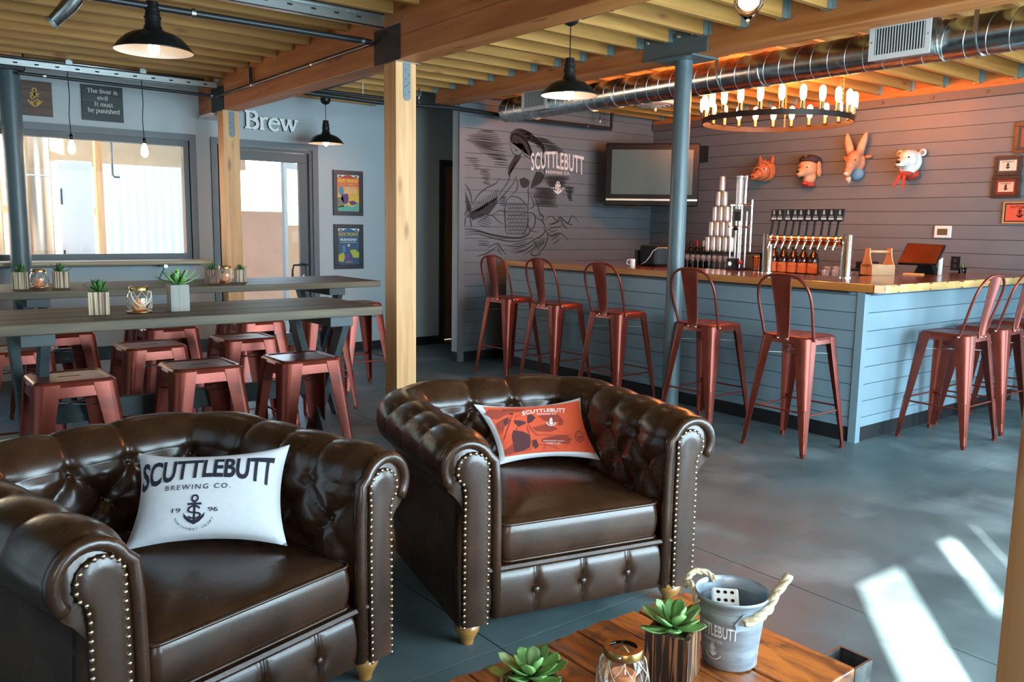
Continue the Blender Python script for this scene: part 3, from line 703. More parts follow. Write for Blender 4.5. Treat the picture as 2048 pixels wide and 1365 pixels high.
# ================================================================== text helper
def text_geo(s, bold=0.0, space=1.0, seg=3):
    cu = bpy.data.curves.new('t', 'FONT'); cu.body = s; cu.size = 1; cu.offset = bold; cu.space_character = space; cu.resolution_u = seg; cu.fill_mode = 'FRONT' if hasattr(cu, 'fill_mode') else cu.fill_mode
    try: cu.fill_mode = 'FRONT'
    except Exception: pass
    o = bpy.data.objects.new('t', cu); COL.objects.link(o); dg = bpy.context.evaluated_depsgraph_get(); dg.update()
    me = o.evaluated_get(dg).to_mesh(); b = bmesh.new(); b.from_mesh(me)
    bmesh.ops.remove_doubles(b, verts=b.verts, dist=.0005); bmesh.ops.triangulate(b, faces=b.faces)
    vs = [(v.co.x, v.co.y) for v in b.verts]; b.verts.index_update(); fs = [tuple(v.index for v in f.verts) for f in b.faces]; b.free()
    o.evaluated_get(dg).to_mesh_clear(); bpy.data.objects.remove(o); bpy.data.curves.remove(cu)
    x0 = min(p[0] for p in vs); x1 = max(p[0] for p in vs); y0 = min(p[1] for p in vs); y1 = max(p[1] for p in vs)
    return [((x-x0)/(x1-x0), (y-y0)/(y1-y0)) for x, y in vs], fs
_TG = {}
def tg(s, bold=0.0, space=1.0):
    k = (s, bold, space)
    if k not in _TG: _TG[k] = text_geo(s, bold, space)
    return _TG[k]
def subdiv(vs, fs, mx):
    vs = list(vs); fs = list(fs)
    for _ in range(6):
        cache = {}; out = []; ch = False
        def mid(a, b):
            k = (min(a, b), max(a, b))
            if k not in cache: vs.append(((vs[a][0]+vs[b][0])/2, (vs[a][1]+vs[b][1])/2)); cache[k] = len(vs)-1
            return cache[k]
        L = lambda a, b: sqrt((vs[a][0]-vs[b][0])**2+(vs[a][1]-vs[b][1])**2)
        # split decisions are per edge so neighbours agree
        for a, b, c in fs:
            e = [L(a, b) > mx, L(b, c) > mx, L(c, a) > mx]; ch |= any(e)
            if e == [0, 0, 0] or not any(e): out.append((a, b, c))
            elif all(e): x, y, z = mid(a, b), mid(b, c), mid(c, a); out += [(a, x, z), (x, b, y), (z, y, c), (x, y, z)]
            elif sum(e) == 1:
                while not e[0]: a, b, c = b, c, a; e = e[1:]+e[:1]
                x = mid(a, b); out += [(a, x, c), (x, b, c)]
            else:
                while e[2]: a, b, c = b, c, a; e = e[1:]+e[:1]
                x, y = mid(a, b), mid(b, c); out += [(a, x, c), (x, b, y), (x, y, c)]
        fs = out
        if not ch: break
    return vs, fs
def put_text(m, s, x0, x1, y0, y1, fn, bold=0, space=1, arch=None, mx=None, shear=0):
    """fn(x,y)->3D; arch=(kb,kt): baseline / top sag towards the ends"""
    vs, fs = tg(s, bold, space)
    P = [(x0+(x1-x0)*x, y0+(y1-y0)*y) for x, y in vs]
    if mx: P, fs = subdiv(P, fs, mx)
    out = []
    for x, y in P:
        if arch:
            k = (2*(x-x0)/(x1-x0)-1)**2; q = (y-y0)/(y1-y0); lo = y0-arch[0]*k; hi = y1-arch[1]*k; y = lo+(hi-lo)*q
        out.append(fn(x+shear*y, y))
    m.add(out, fs)
def stroke(m, pts, w, fn, taper=True, closed=False, mx=None):
    n = len(pts); v = []
    if mx:
        q = []
        for a, b in zip(pts[:-1], pts[1:]):
            k = max(1, int(sqrt((a[0]-b[0])**2+(a[1]-b[1])**2)/mx)); q += [(a[0]+(b[0]-a[0])*i/k, a[1]+(b[1]-a[1])*i/k) for i in range(k)]
        pts = q+[pts[-1]]; n = len(pts)
    for i, p in enumerate(pts):
        a = pts[max(i-1, 0)]; b = pts[min(i+1, n-1)]; dx, dy = b[0]-a[0], b[1]-a[1]; l = sqrt(dx*dx+dy*dy) or 1
        ww = w*(1 if not taper else .25+.75*sin(pi*min(max(i/(n-1), .0), 1)))/2
        v += [fn(p[0]-dy/l*ww, p[1]+dx/l*ww), fn(p[0]+dy/l*ww, p[1]-dx/l*ww)]
    m.add(v, [(2*i, 2*i+1, 2*i+3, 2*i+2) for i in range(n-1)])
def curve(pts, k=6):
    out = []
    for i in range(len(pts)-1):
        a = [pts[max(0, min(len(pts)-1, i+q))] for q in (-1, 0, 1, 2)]
        for j in range(k):
            u = j/k; out.append(tuple(.5*((2*a[1][d])+(a[2][d]-a[0][d])*u+(2*a[0][d]-5*a[1][d]+4*a[2][d]-a[3][d])*u*u+(3*a[1][d]-a[0][d]-3*a[2][d]+a[3][d])*u**3) for d in (0, 1)))
    return out+[tuple(pts[-1])]
def anchor(m, cx, cy, h, fn, w=None):
    """anchor with an S wound round the shank; h = total height, cy = centre"""
    s = h/2; w = w or h*.07
    C = lambda x, y: (cx+x*s, cy+y*s)
    stroke(m, [C(.20*cos(a), .80+.20*sin(a)) for a in [2*pi*i/16 for i in range(17)]], w*.8, fn, False)
    stroke(m, [C(-.46, .44), C(.46, .44)], w, fn, False)
    stroke(m, [C(0, .60), C(0, -.8)], w*1.1, fn, False)
    stroke(m, curve([C(.36, .12), C(.18, .27), C(-.18, .27), C(-.38, .1), C(-.30, -.08), C(0, -.14), C(.32, -.2), C(.40, -.36), C(.2, -.52), C(-.2, -.5), C(-.36, -.38)]), w*.85, fn, False)
    L = [C(-.72, -.12), C(-.66, -.44), C(-.38, -.76), C(0, -1.0), C(.38, -.76), C(.66, -.44), C(.72, -.12)]; U = [C(.52, -.36), C(.28, -.56), C(0, -.70), C(-.28, -.56), C(-.52, -.36)]
    vs = [fn(*p) for p in L+U]; m.add(vs, [(0, 1, 11), (1, 2, 10, 11), (2, 3, 9, 10), (3, 4, 8, 9), (4, 5, 7, 8), (5, 6, 7)])
def poly(m, pts, fn):
    b = bmesh.new(); vv = [b.verts.new((x, y, 0)) for x, y in pts]; f = b.faces.new(vv); bmesh.ops.triangulate(b, faces=[f], ngon_method='EAR_CLIP'); b.verts.index_update()
    fs = [tuple(v.index for v in g.verts) for g in b.faces]; ps = [(v.co.x, v.co.y) for v in b.verts]; b.free(); m.add([fn(x, y) for x, y in ps], fs)
def poly_s(m, pts, fn, mx):
    b = bmesh.new(); vv = [b.verts.new((x, y, 0)) for x, y in pts]; f = b.faces.new(vv); bmesh.ops.triangulate(b, faces=[f], ngon_method='EAR_CLIP'); b.verts.index_update()
    fs = [tuple(v.index for v in g.verts) for g in b.faces]; ps = [(v.co.x, v.co.y) for v in b.verts]; b.free()
    ps, fs = subdiv(ps, fs, mx); m.add([fn(x, y) for x, y in ps], fs)
def logo(m, x0, x1, y, h, fn, mx=None, bold=.03, arch=.30):
    put_text(m, 'SCUTTLEBUTT', x0, x1, y, y+h, fn, bold, 1.0, (h*arch*1.2, h*arch*.30), mx)
# ================================================================== cushions
def pillow(label, corners, thick, mat, nm='throw_cushion'):
    bl, br, tr, tl = [Vector(c) for c in corners]
    cen = (bl+br+tr+tl)/4
    t = thing(nm, label, 'cushion', cen)
    nrm = ((br-bl).cross(tl-bl)).normalized()
    def surf(u, v, side=1, off=0):   # u,v in 0..1
        pu, pv = 4*u*(1-u), 4*v*(1-v)
        e = (pu*pv)**.42 if pu*pv > 0 else 0
        # pinched sides
        uu = u + .055*(.5-u)*2*pv*(1-pu); vv = v + .095*(.5-v)*2*pu*(1-pv)
        p = bl*(1-uu)*(1-vv)+br*uu*(1-vv)+tr*uu*vv+tl*(1-uu)*vv
        return p - cen + nrm*(side*thick*e+off)
    m = MB(); n = 28
    for side in (1, -1):
        vs = [surf(i/n, j/n, side) for i in range(n+1) for j in range(n+1)]
        m.add(vs, [(i*(n+1)+j, (i+1)*(n+1)+j, (i+1)*(n+1)+j+1, i*(n+1)+j+1) for i in range(n) for j in range(n)])
    o = obj('cover', m, mat, t, smooth=True); 
    return t, surf, o
def cl(O, th, x, y, z): return (O[0]+cos(th)*x-sin(th)*y, O[1]+sin(th)*x+cos(th)*y, z)
A1 = ((.785, 2.075), R(15)); A2 = ((1.968, 2.078), R(-13.5))
def seg(O, th, u, v, y):   # chair-local point on the plane y_local = y seen at pixel (u, v)
    d = ray(u, v); ay = Vector((-sin(th), cos(th), 0)); Ov = Vector((O[0], O[1], 0)); C = Vector((0, 0, H)); s = (y-(C-Ov).dot(ay))/d.dot(ay); return C+d*s
p1, f1, _ = pillow('white rectangular cushion with a navy printed brewery name and anchor', [seg(*A1, 246, 1103, .49), seg(*A1, 575, 1093, .17), seg(*A1, 580, 890, .29), seg(*A1, 277, 907, .60)], .072, PILW)
fn = lambda x, y: f1(x, y, 1, .0022)
m = MB()
logo(m, .035, .93, .640, .235, fn, .035, .028, .38)
put_text(m, 'BREWING CO.', .23, .645, .525, .575, fn, .004, 1.35, None, .035)
anchor(m, .43, .315, .30, lambda x, y: fn(.43+(x-.43)*.62, y), .022)
put_text(m, '19', .29, .345, .30, .345, fn, .004, 1, None, .03); put_text(m, '96', .515, .575, .30, .345, fn, .004, 1, None, .03)
for i, ch in enumerate('NORTHWEST CRAFT'):
    if ch == ' ': continue
    a = R(205+130*i/14); cx, cy = .43+.125*cos(a), .315+.205*sin(a); ca, sa = cos(a+pi/2), sin(a+pi/2)
    put_text(m, ch, -.5, .5, -.5, .5, lambda x, y: fn(cx+.014*(x*ca-y*sa), cy+.026*(x*sa+y*ca)), .0, 1)
obj('printed_logo', m, INK, p1, fix=False)
p2, f2, _ = pillow('orange cushion with white edges, printed with a mermaid and mountains', [seg(*A2, 1000, 930, .51), seg(*A2, 1201, 921, .42), seg(*A2, 1161, 796, .64), seg(*A2, 947, 809, .62)], .050, PILW)
m = MB(); n = 26; vs = [f2(.055+.925*i/n, .10+.855*j/n, 1, .0013) for i in range(n+1) for j in range(n+1)]
m.add(vs, [(i*(n+1)+j, (i+1)*(n+1)+j, (i+1)*(n+1)+j+1, i*(n+1)+j+1) for i in range(n) for j in range(n)])
pr2 = obj('orange_print_panel', m, PILR, p2, smooth=True)
fn = lambda x, y: f2(x, y, 1, .0030); 
def c5(u, v):   # coordinates read inside the printed area (crop frame) -> cushion u,v
    # invert roughly: corners TL(250,215) TR(1610,140) BR(1900,860) BL(500,950)
    k = (v-180)/(905-180); xl = 250+(500-250)*k; xr = 1610+(1900-1610)*k; a = (u-xl)/(xr-xl)
    yt = 215+(140-215)*a; yb = 950+(860-950)*a; b = (v-yt)/(yb-yt); return (.055+.925*a, .955-.855*b)
f5 = lambda x, y: fn(*c5(x, y)); f5b = lambda x, y: f2(*c5(x, y), 1, .0023)
m = MB()
for P in ([(260, 330), (330, 250), (560, 270), (640, 300), (420, 420), (330, 400)], [(390, 480), (520, 400), (600, 430), (420, 620), (400, 560)], [(980, 370), (1250, 340), (1340, 420), (1240, 470), (1060, 440)], [(900, 540), (1130, 480), (1270, 560), (1150, 600), (960, 590)], [(1290, 430), (1350, 430), (1340, 500), (1260, 515)],
          [(1030, 700), (1100, 700), (1150, 660), (1200, 690), (1240, 665), (1290, 700), (1370, 635), (1480, 690), (1400, 700), (1440, 770), (1350, 760), (1200, 720), (1040, 740)], [(500, 860), (640, 760), (640, 900), (510, 930)], [(560, 240), (800, 240), (760, 300), (620, 290)]):
    poly_s(m, P, f5b, 60)
for s in ([(940, 640), (1480, 640)], [(960, 770), (1100, 780), (1250, 830), (1300, 850)], [(1080, 860), (1100, 790), (1200, 760), (1290, 850)]): stroke(m, s, 9, f5b, False, mx=30)
obj('mid_tone_print', m, INKM, pr2, fix=False)['kind'] = 'stuff'
m = MB()
for P in ([(655, 430), (700, 455), (760, 440), (820, 460), (810, 485), (740, 495), (720, 530), (690, 490), (665, 480)], [(640, 575), (760, 590), (830, 650), (870, 640), (885, 740), (870, 830), (760, 880), (655, 900), (650, 760), (610, 660)],
          [(840, 350), (900, 345), (950, 400), (900, 460), (840, 485), (870, 420)], [(500, 440), (580, 380), (570, 480), (520, 520)], [(590, 320), (650, 310), (650, 345), (600, 350)], [(500, 250), (560, 250), (575, 275), (510, 270)], [(900, 720), (960, 700), (1000, 800), (960, 850), (915, 800)]):
    poly_s(m, P, f5, 50)
for s in ([(600, 370), (590, 480), (530, 600), (470, 750)], [(640, 350), (580, 500), (510, 640)], [(850, 490), (900, 580), (990, 660)], [(700, 520), (680, 580)], [(830, 500), (850, 600), (880, 640)], [(660, 400), (690, 370), (740, 350)], [(450, 640), (500, 520)], [(470, 700), (520, 640)], [(680, 880), (880, 870), (920, 760)], [(1130, 670), (1100, 700)], [(1370, 635), (1470, 690)], [(1180, 700), (1240, 660), (1290, 700)], [(1060, 850), (1090, 780)], [(540, 250), (700, 300)]):
    stroke(m, s, 8, f5, True, mx=30)
for i in range(40):
    a = R(9*i); stroke(m, [(1612+66*cos(a), 650+66*sin(a)), (1612+78*cos(a+.05), 650+78*sin(a+.05))], 10, f5, False)
stroke(m, [(1612+44*cos(a), 650+44*sin(a)) for a in [2*pi*i/16 for i in range(17)]], 6, f5, False); stroke(m, [(1575, 660), (1655, 655)], 14, f5, False); stroke(m, [(1590, 685), (1640, 682)], 8, f5, False)
obj('dark_mermaid_print', m, INKD, pr2, fix=False)['kind'] = 'stuff'
m = MB(); g5 = lambda x, y: f5(x, 2000-y)   # y up
vs, fs = tg('SCUTTLEBUTT', .018, 1.04); P = [(770+610*x, 70*y) for x, y in vs]; P, fs = subdiv(P, fs, 45); out = []
for x, y in P:
    k = (2*(x-770)/610-1); bl_ = 300+28*k*k+(-15)*k; q = y/70; hh = 62+16*abs(k); out.append(f5(x-8*q, bl_-hh*q+20*abs(k)))
m.add(out, fs)
put_text(m, 'BREWING CO.', 965, 1245, 0, 28, lambda x, y: f5(x, 352-y), .01, 1.2)
put_text(m, 'EVERETT, WA', 1110, 1310, 0, 24, lambda x, y: f5(x, 772-y), .01, 1.1); put_text(m, 'HANDCRAFTED LOCALLY', 1060, 1370, 0, 14, lambda x, y: f5(x, 730-y), .01, 1)
anchor(m, 1165, 0, 100, lambda x, y: f5(x, 452-y), 11); stroke(m, [(1165+72*cos(a), 440+72*sin(a)) for a in [R(20+140*i/8) for i in range(9)]], 12, f5, False)
obj('white_lettering', m, WHITEI, pr2, fix=False)
# ================================================================== low plank table and what stands on it
ZT = .42
PLANK = noisy('reclaimed_plank', (.085, .026, .012), (.50, .150, .026), 3.2, (9, 1.6, 9), rough=(.28, .5), bump=.45, detail=10, lo=.34, hi=.60, c3=(.055, .030, .020), s3=13, lo3=.56, hi3=.68, coat=.25, rnd=.15)
t = thing('coffee_table', 'low table of rough orange-brown reclaimed planks in the foreground', 'table', (1.25, 1.2, 0))
x = -.62; k = 0
while x < .50:
    w = random.choice((.085, .105, .125)); x1 = min(x+w, .52); y1 = .262+random.uniform(-.012, .006)
    if x1 > .44: x1 = .52
    if .38 < x < .46 or x1 == .52: y1 = .24
    m = MB(); n = 14
    # plank with a slightly ragged end and worn edges
    zt = ZT-random.uniform(0, .004)
    E0 = [(x+.002+(x1-x-.004)*i/5, y1+random.uniform(-.005, .005)) for i in range(6)]
    P = [(x+.002, -.27)] + E0 + [(x1-.002, -.27)]
    m.prism(P, lambda a, b, d: (a, b, zt-.035+d), .035); obj('plank', m, PLANK, t, bev=.004); x = x1
m = MB(); m.box(-.60, .50, .02, .09, ZT-.075, ZT-.0395); m.box(-.60, .50, -.24, -.17, ZT-.075, ZT-.0395); obj('batten', m, PLANK, t, bev=.003)
m = MB(); m.box(.522, .60, -.268, -.262, ZT-.06, ZT-.006); m.box(.594, .60, -.262, -.19, ZT-.06, ZT-.006); m.box(.522, .60, -.19, -.184, ZT-.06, ZT-.006); m.box(.522, .528, -.262, -.19, ZT-.06, ZT-.006); m.box(.524, .598, -.266, -.186, ZT-.06, ZT-.052)
obj('steel_corner_socket', m, noisy('raw_steel', (.12, .12, .12), (.25, .24, .22), 20, rough=(.35, .5), metal=.9), t)
for x, y in ((-.55, -.2), (.44, -.2), (-.55, .16), (.44, .16)):
    m = MB(); m.box(x-.03, x+.03, y-.03, y+.03, 0, ZT-.0755); obj('leg', m, PLANK, t, bev=.003)
# planters
CHAR = wood('charred_pine', (.018, .009, .007), (.34, .14, .05), 'Z', 95, .6, .3, .1, wave=1.2, along=5, lo=.50, hi=.60)
PALEB = wood('pale_striped_pine', (.12, .065, .04), (.62, .47, .30), 'Z', 95, .6, .3, .15, wave=.4, along=2, lo=.42, hi=.54)
GREYB = wood('grey_weathered_pine', (.24, .22, .19), (.34, .31, .27), 'Z', 30, .6, .2, .1, wave=.4)
SOIL = noisy('soil', (.03, .02, .015), (.08, .06, .045), 90, rough=(.9, 1))
SUCC = noisy('succulent_green', (.10, .27, .055), (.26, .50, .16), 14, rough=(.35, .5), c3=(.42, .60, .33), s3=9, lo3=.55, hi3=.75, rnd=.12)
SUCD = noisy('dark_succulent_green', (.035, .13, .03), (.09, .24, .06), 30, rough=(.35, .5), rnd=.15)
def leaf(m, L, Wd, el, az, z0, cup=.35, tip=.8):
    n = 7; rr = []
    for i in range(n+1):
        k = i/n; w = Wd*(.42+.58*sin(pi/2*min(1, k/.62)))*(1 if k < .62 else max(0, 1-((k-.62)/.38)**2.2)**.5); w = w if k < 1 else .0006; th = Wd*.28*(1-k)*.9+.0012
        r = .006+L*k; e = el + .16*k*k
        bx, bz = r*cos(e), z0+r*sin(e); up = (-sin(e), cos(e))
        P = []
        for a, b in ((-1, cup), (-.5, 0), (0, -.12), (.5, 0), (1, cup), (.55, -.5), (0, -1), (-.55, -.5)):
            yy = a*w; h = b*(w*.55 if b > 0 else th); h = b*w*.5 if b > 0 else b*th*1.4
            px, pz = bx+up[0]*h, bz+up[1]*h; P.append((px*cos(az)-yy*sin(az), px*sin(az)+yy*cos(az), pz))
        rr.append(P)
    m.loft(rr)
def planter(loc, label, w, h, mat, rz, lm, n=18, size=.07, group=None, parts=True):
    t = thing('succulent_planter', label, 'planter', loc, rz, group)
    m = MB(); a = w/2; i = a-.012
    m.loft([[(x*a, y*a, 0) for x, y in ((-1, -1), (1, -1), (1, 1), (-1, 1))], [(x*a, y*a, h) for x, y in ((-1, -1), (1, -1), (1, 1), (-1, 1))], [(x*i, y*i, h) for x, y in ((-1, -1), (1, -1), (1, 1), (-1, 1))], [(x*i, y*i, h-.02) for x, y in ((-1, -1), (1, -1), (1, 1), (-1, 1))]])
    obj('wooden_block', m, mat, t, bev=.0015)
    m = MB(); m.lathe([(i*.99, -.0), (i*.6, .004), (.001, .008)], (0, 0, h-.016), 12); obj('soil', m, SOIL, t, smooth=True)
    if parts:
        for k in range(n):
            q = k/n; m = MB(); leaf(m, size*(1-.45*q)*random.uniform(.85, 1.1), size*.235*(1-.25*q), .0+.95*q**1.5+random.uniform(-.06, .14), k*2.39996+random.uniform(-.2, .2), h-.004+.012*q)
            obj('leaf', m, lm, t, smooth=True)
    else:
        for k in range(n):
            q = k/n; m = MB(); leaf(m, size*(1-.35*q)*random.uniform(.7, 1.1), size*.13*(1-.25*q), .25+1.1*q+random.uniform(-.1, .2), k*2.39996+random.uniform(-.3, .3), h-.004)
            obj('leaf', m, lm, t, smooth=True)
    return t
planter((1.395, 1.165, ZT), 'rosette succulent in a charred striped wooden block beside the metal bucket', .10, .118, CHAR, R(24), SUCC, 16, .088)
planter((1.02, 1.215, ZT), 'pale green succulent whose rosette rises at the bottom edge, left of the glass jar', .09, .105, CHAR, R(10), SUCC, 17, .085)
# netted jar lanterns
NETM = flat('jute_net', (.62, .55, .43), .8); BRASS = flat('aged_brass', (.42, .25, .09), .3, 1)
WAX = flat('orange_wax', (.90, .36, .16), .5, emit=(1, .35, .12), es=.10); WAXW = flat('cream_wax', (.85, .62, .48), .6)
def lantern(loc, label, s=1, handle=False):
    t = thing('jar_lantern', label, 'lantern', loc)
    J = [(.030, .0), (.043, .004), (.047, .014), (.049, .035), (.047, .062), (.041, .080), (.034, .090), (.033, .098)]
    m = MB(); m.lathe([(r*s, z*s) for r, z in J] + [((r-.0025)*s, (z if z > .003 else .003)*s) for r, z in J[::-1]], (0, 0, .006*s), 28); g = obj('glass_jar', m, GLASS, t, smooth=True)
    m = MB(); m.lathe([(.026*s, .104*s), (.037*s, .104*s), (.0385*s, .102*s), (.0385*s, .088*s), (.037*s, .087*s), (.0345*s, .088*s)], (0, 0, .006*s), 28); obj('brass_rim', m, BRASS, t, smooth=True, angle=40)
    m = MB(); m.lathe([(.001, .0), (.046*s, 0), (.050*s, .003*s), (.050*s, .006*s), (.001, .006*s)], (0, 0, 0), 28); obj('brass_base', m, BRASS, t, smooth=True, angle=40)
    m = MB(); m.lathe([(.024*s, .0), (.025*s, .002*s), (.025*s, .044*s), (.021*s, .047*s), (.001, .042*s)], (0, 0, .0105*s), 20); obj('candle', m, WAX if not handle else WAX, t, smooth=True, angle=40)
    def jr(z):
        z /= s
        for (r0, a), (r1, b) in zip(J[:-1], J[1:]):
            if a <= z <= b: return (r0+(r1-r0)*(z-a)/(b-a))*s
        return .034*s
    m = MB(); N = 8
    for row in range(3):
        z1, z0 = (.086-.026*row)*s, (.060-.026*row)*s
        for k in range(N):
            for d in (0, 1):
                a0 = 2*pi*(k+.5*(row % 2))/N; a1 = a0+(pi/N if d else -pi/N)
                m.tube([((jr(z1+(z0-z1)*q)+.0018)*cos(a0+(a1-a0)*q), (jr(z1+(z0-z1)*q)+.0018)*sin(a0+(a1-a0)*q), z1+(z0-z1)*q+.006*s) for q in (0, .25, .5, .75, 1)], .0011*s, 5)
    o = obj('rope_net', m, NETM, t, smooth=True); o['kind'] = 'stuff'
    m = MB()
    if handle: m.tube([(.04*s*cos(a), -.030*s-.016*s*sin(a), .090*s-.058*s*abs(sin(a))) for a in [pi*i/14 for i in range(15)]], .0032*s, 6); obj('rope_handle', m, NETM, t, smooth=True)
    for a in (.6, 3.7):
        m = MB(); m.ball((.0385*s*cos(a), .0385*s*sin(a), .104*s), .004*s, 8, 6); obj('rim_bead', m, RIVET, t, smooth=True)
    return t
lantern((1.235, 1.165, ZT), 'brass-rimmed glass jar with rope netting and a candle on the low table', 1.12)
lantern((1.04, 4.17, 1.0), 'rope-netted glass candle jar with drooping rope handle on the near tall table', 1.12, True)
lantern((.900, 5.97, 1.0), 'glass candle jar between two block planters at the left of the far tall table', 1.08)
lantern((2.075, 5.97, 1.0), 'glass candle jar between two block planters at the right of the far tall table', 1.08)
GP = 'block planters on the tall tables'
for loc, l, mt, w, h, sz in (((.865, 4.17, 1.0), 'succulent in a pale striped block left of the roped jar on the near tall table', PALEB, .086, .105, .075),
                  ((1.215, 4.16, 1.0), 'spiky succulent in a taller plain grey block right of the roped jar', GREYB, .086, .128, .105),
                  ((.79, 5.93, 1.0), 'block planter nearest the round column on the far tall table', PALEB, .09, .105, .07),
                  ((1.015, 5.93, 1.0), 'block planter just right of the left candle jar on the far tall table', PALEB, .09, .105, .07),
                  ((1.965, 5.92, 1.0), 'block planter before the glass door, left of the jar, on the far table', CHAR, .082, .10, .06),
                  ((2.19, 5.98, 1.0), 'smallest block planter, below the door handle, on the far tall table', PALEB, .078, .09, .05)):
    planter(loc, l, w, h, mt, random.uniform(-.25, .1), SUCD if sz < .09 else SUCC, 20, sz, GP, False)
# bucket with rope handles and a big die inside
t = thing('metal_bucket', 'galvanised bucket printed in white with rope handles on the low table', 'bucket', (1.565, 1.135, ZT), 0)
ZB = .168
PAIL = noisy('dull_zinc', (.26, .33, .40), (.42, .50, .57), 9, (1, 1, 5), rough=(.36, .5), metal=.55, bump=.04, bscale=60)
pr_ = [(.001, .006), (.058, .006), (.062, .0), (.0635, .003), (.0640, .02), (.0655, .026), (.0648, .032), (.068, .06), (.0745, .118), (.0765, .122), (.0755, .128), (.0775, .136), (.0760, .140), (.080, .160), (.0845, .163), (.0865, .168), (.0845, .172), (.0815, .169), (.0790, .160), (.0735, .12), (.067, .06), (.0625, .012), (.001, .010)]
m = MB(); m.lathe(pr_, (0, 0, 0), 56); bk = obj('pail', m, PAIL, t, smooth=True, angle=70)
def ur(z): return .0645+(z-.02)*.105
vd = atan2(-1.135, -1.565)
rg = Vector((cos(vd), sin(vd), 0))
def onpail(x, z): a = vd-.10+x/.072; r = ur(z)+.0012; return (r*cos(a), r*sin(a), z)
m = MB(); vs, fs = tg('SCUTTLEBUTT', .018, 1.04)
vs = [(-.094+.118*x, .080+.030*y) for x, y in vs]; vs, fs = subdiv(vs, fs, .006); m.add([onpail(x, z+.002*(1-(2*(x+.094)/.104-1)**2)) for x, z in vs], fs)
put_text(m, 'BREWING CO.', -.062, -.008, .067, .074, onpail, .008, 1.2, mx=.006); anchor(m, -.035, .046, .032, onpail, .0038)
stroke(m, [(-.035+.024*cos(a), .043+.020*sin(a)) for a in [R(200+140*i/10) for i in range(11)]], .003, onpail, False)
obj('white_print', m, flat('faded_white_ink', (.80, .84, .86), .6), bk, fix=False)
ROPE = noisy('rope_fibre', (.50, .40, .25), (.72, .62, .44), 60, (1, 1, 1), rough=(.85, .95), bump=.3, bscale=120)
def rope(P, r, par, nm='rope_handle'):
    P = [Vector(p) for p in P]; Q = []
    for i in range(len(P)-1):
        a_ = [P[max(0, min(len(P)-1, i+q))] for q in (-1, 0, 1, 2)]
        for j in range(10):
            u = j/10; Q.append(.5*((2*a_[1])+(a_[2]-a_[0])*u+(2*a_[0]-5*a_[1]+4*a_[2]-a_[3])*u*u+(3*a_[1]-a_[0]-3*a_[2]+a_[3])*u**3))
    Q.append(P[-1]); m = MB(); tw = 0
    for s in range(3):
        pts = []; N = None; L = 0
        for i, p in enumerate(Q):
            tt = (Q[min(i+1, len(Q)-1)]-Q[max(i-1, 0)]).normalized()
            N = tt.orthogonal().normalized() if N is None else (N-tt*N.dot(tt)).normalized(); B = tt.cross(N)
            if i: L += (Q[i]-Q[i-1]).length
            a = L/(r*4.2)*2*pi*.5+2*pi*s/3; pts.append(p+(N*cos(a)+B*sin(a))*r*.5)
        m.tube(pts, r*.62, 7)
    return obj(nm, m, ROPE, par, smooth=True)
rt_ = RT.copy(); rt_.z = 0; rt_.normalize(); tw_ = -rg
def BP(a, b, z): v = rt_*a + rg*b; return (v.x, v.y, z)   # a to the right of the view, b towards the camera
rope([BP(.030, .083, .128), BP(.062, .078, .140), BP(.085, .055, .152), BP(.098, .040, .178), BP(.118, .034, .205), BP(.128, .028, .222)], .0105, t)
rope([BP(-.082, .02, .150), BP(-.092, -.02, .165), BP(-.105, -.04, .172), BP(-.115, -.055, .160), BP(-.100, -.075, .183), BP(-.065, -.085, .178), BP(-.045, -.070, .165)], .0075, t)
m = MB(); a0 = vd-.02
ear = [(x, z) for x, z in ((-.022, .100), (.022, .100), (.028, .112), (.026, .142), (-.010, .142), (-.026, .118))]
m.prism([(x+.026, z) for x, z in ear], lambda x, z, d: tuple(Vector(onpail(x+.016, z+.006))*1+Vector((rg.x, rg.y, 0))*(.001+d)), .002); obj('handle_bracket', m, PAIL, t)
dc = thing('dice_tile', 'white block with black pips lying inside the metal bucket', 'die', (1.565+BP(-.016, -.012, 0)[0], 1.135+BP(-.016, -.012, 0)[1], ZT+.150), vd+pi/2+.12)
dc.rotation_euler = (R(28), 0, vd+pi/2+.12)
m = MB(); m.box(-.031, .031, -.024, .026, -.024, 0); obj('block', m, flat('ivory_plastic', (.85, .84, .80), .3), dc, bev=.004)
for a in (-.016, 0, .016):
    for b in (-.011, .012):
        m = MB(); m.cyl((a, b, 0), (a, b, .0006), .0046, .0046, 14); obj('pip', m, BLK, dc)
m = MB(); m.box(-.028, .028, -.022, .024, -.092, -.0245); 
t2 = thing('dice_tile', 'lower white block half hidden beneath the other inside the bucket', 'die', (1.565, 1.135, ZT+.0115), .6)
m = MB(); m.box(-.03, .03, -.03, .03, 0, .058); obj('block', m, bpy.data.materials['ivory_plastic'], t2, bev=.004)
# ================================================================== on and behind the bar
ZBT, ZBC = 1.086, .999
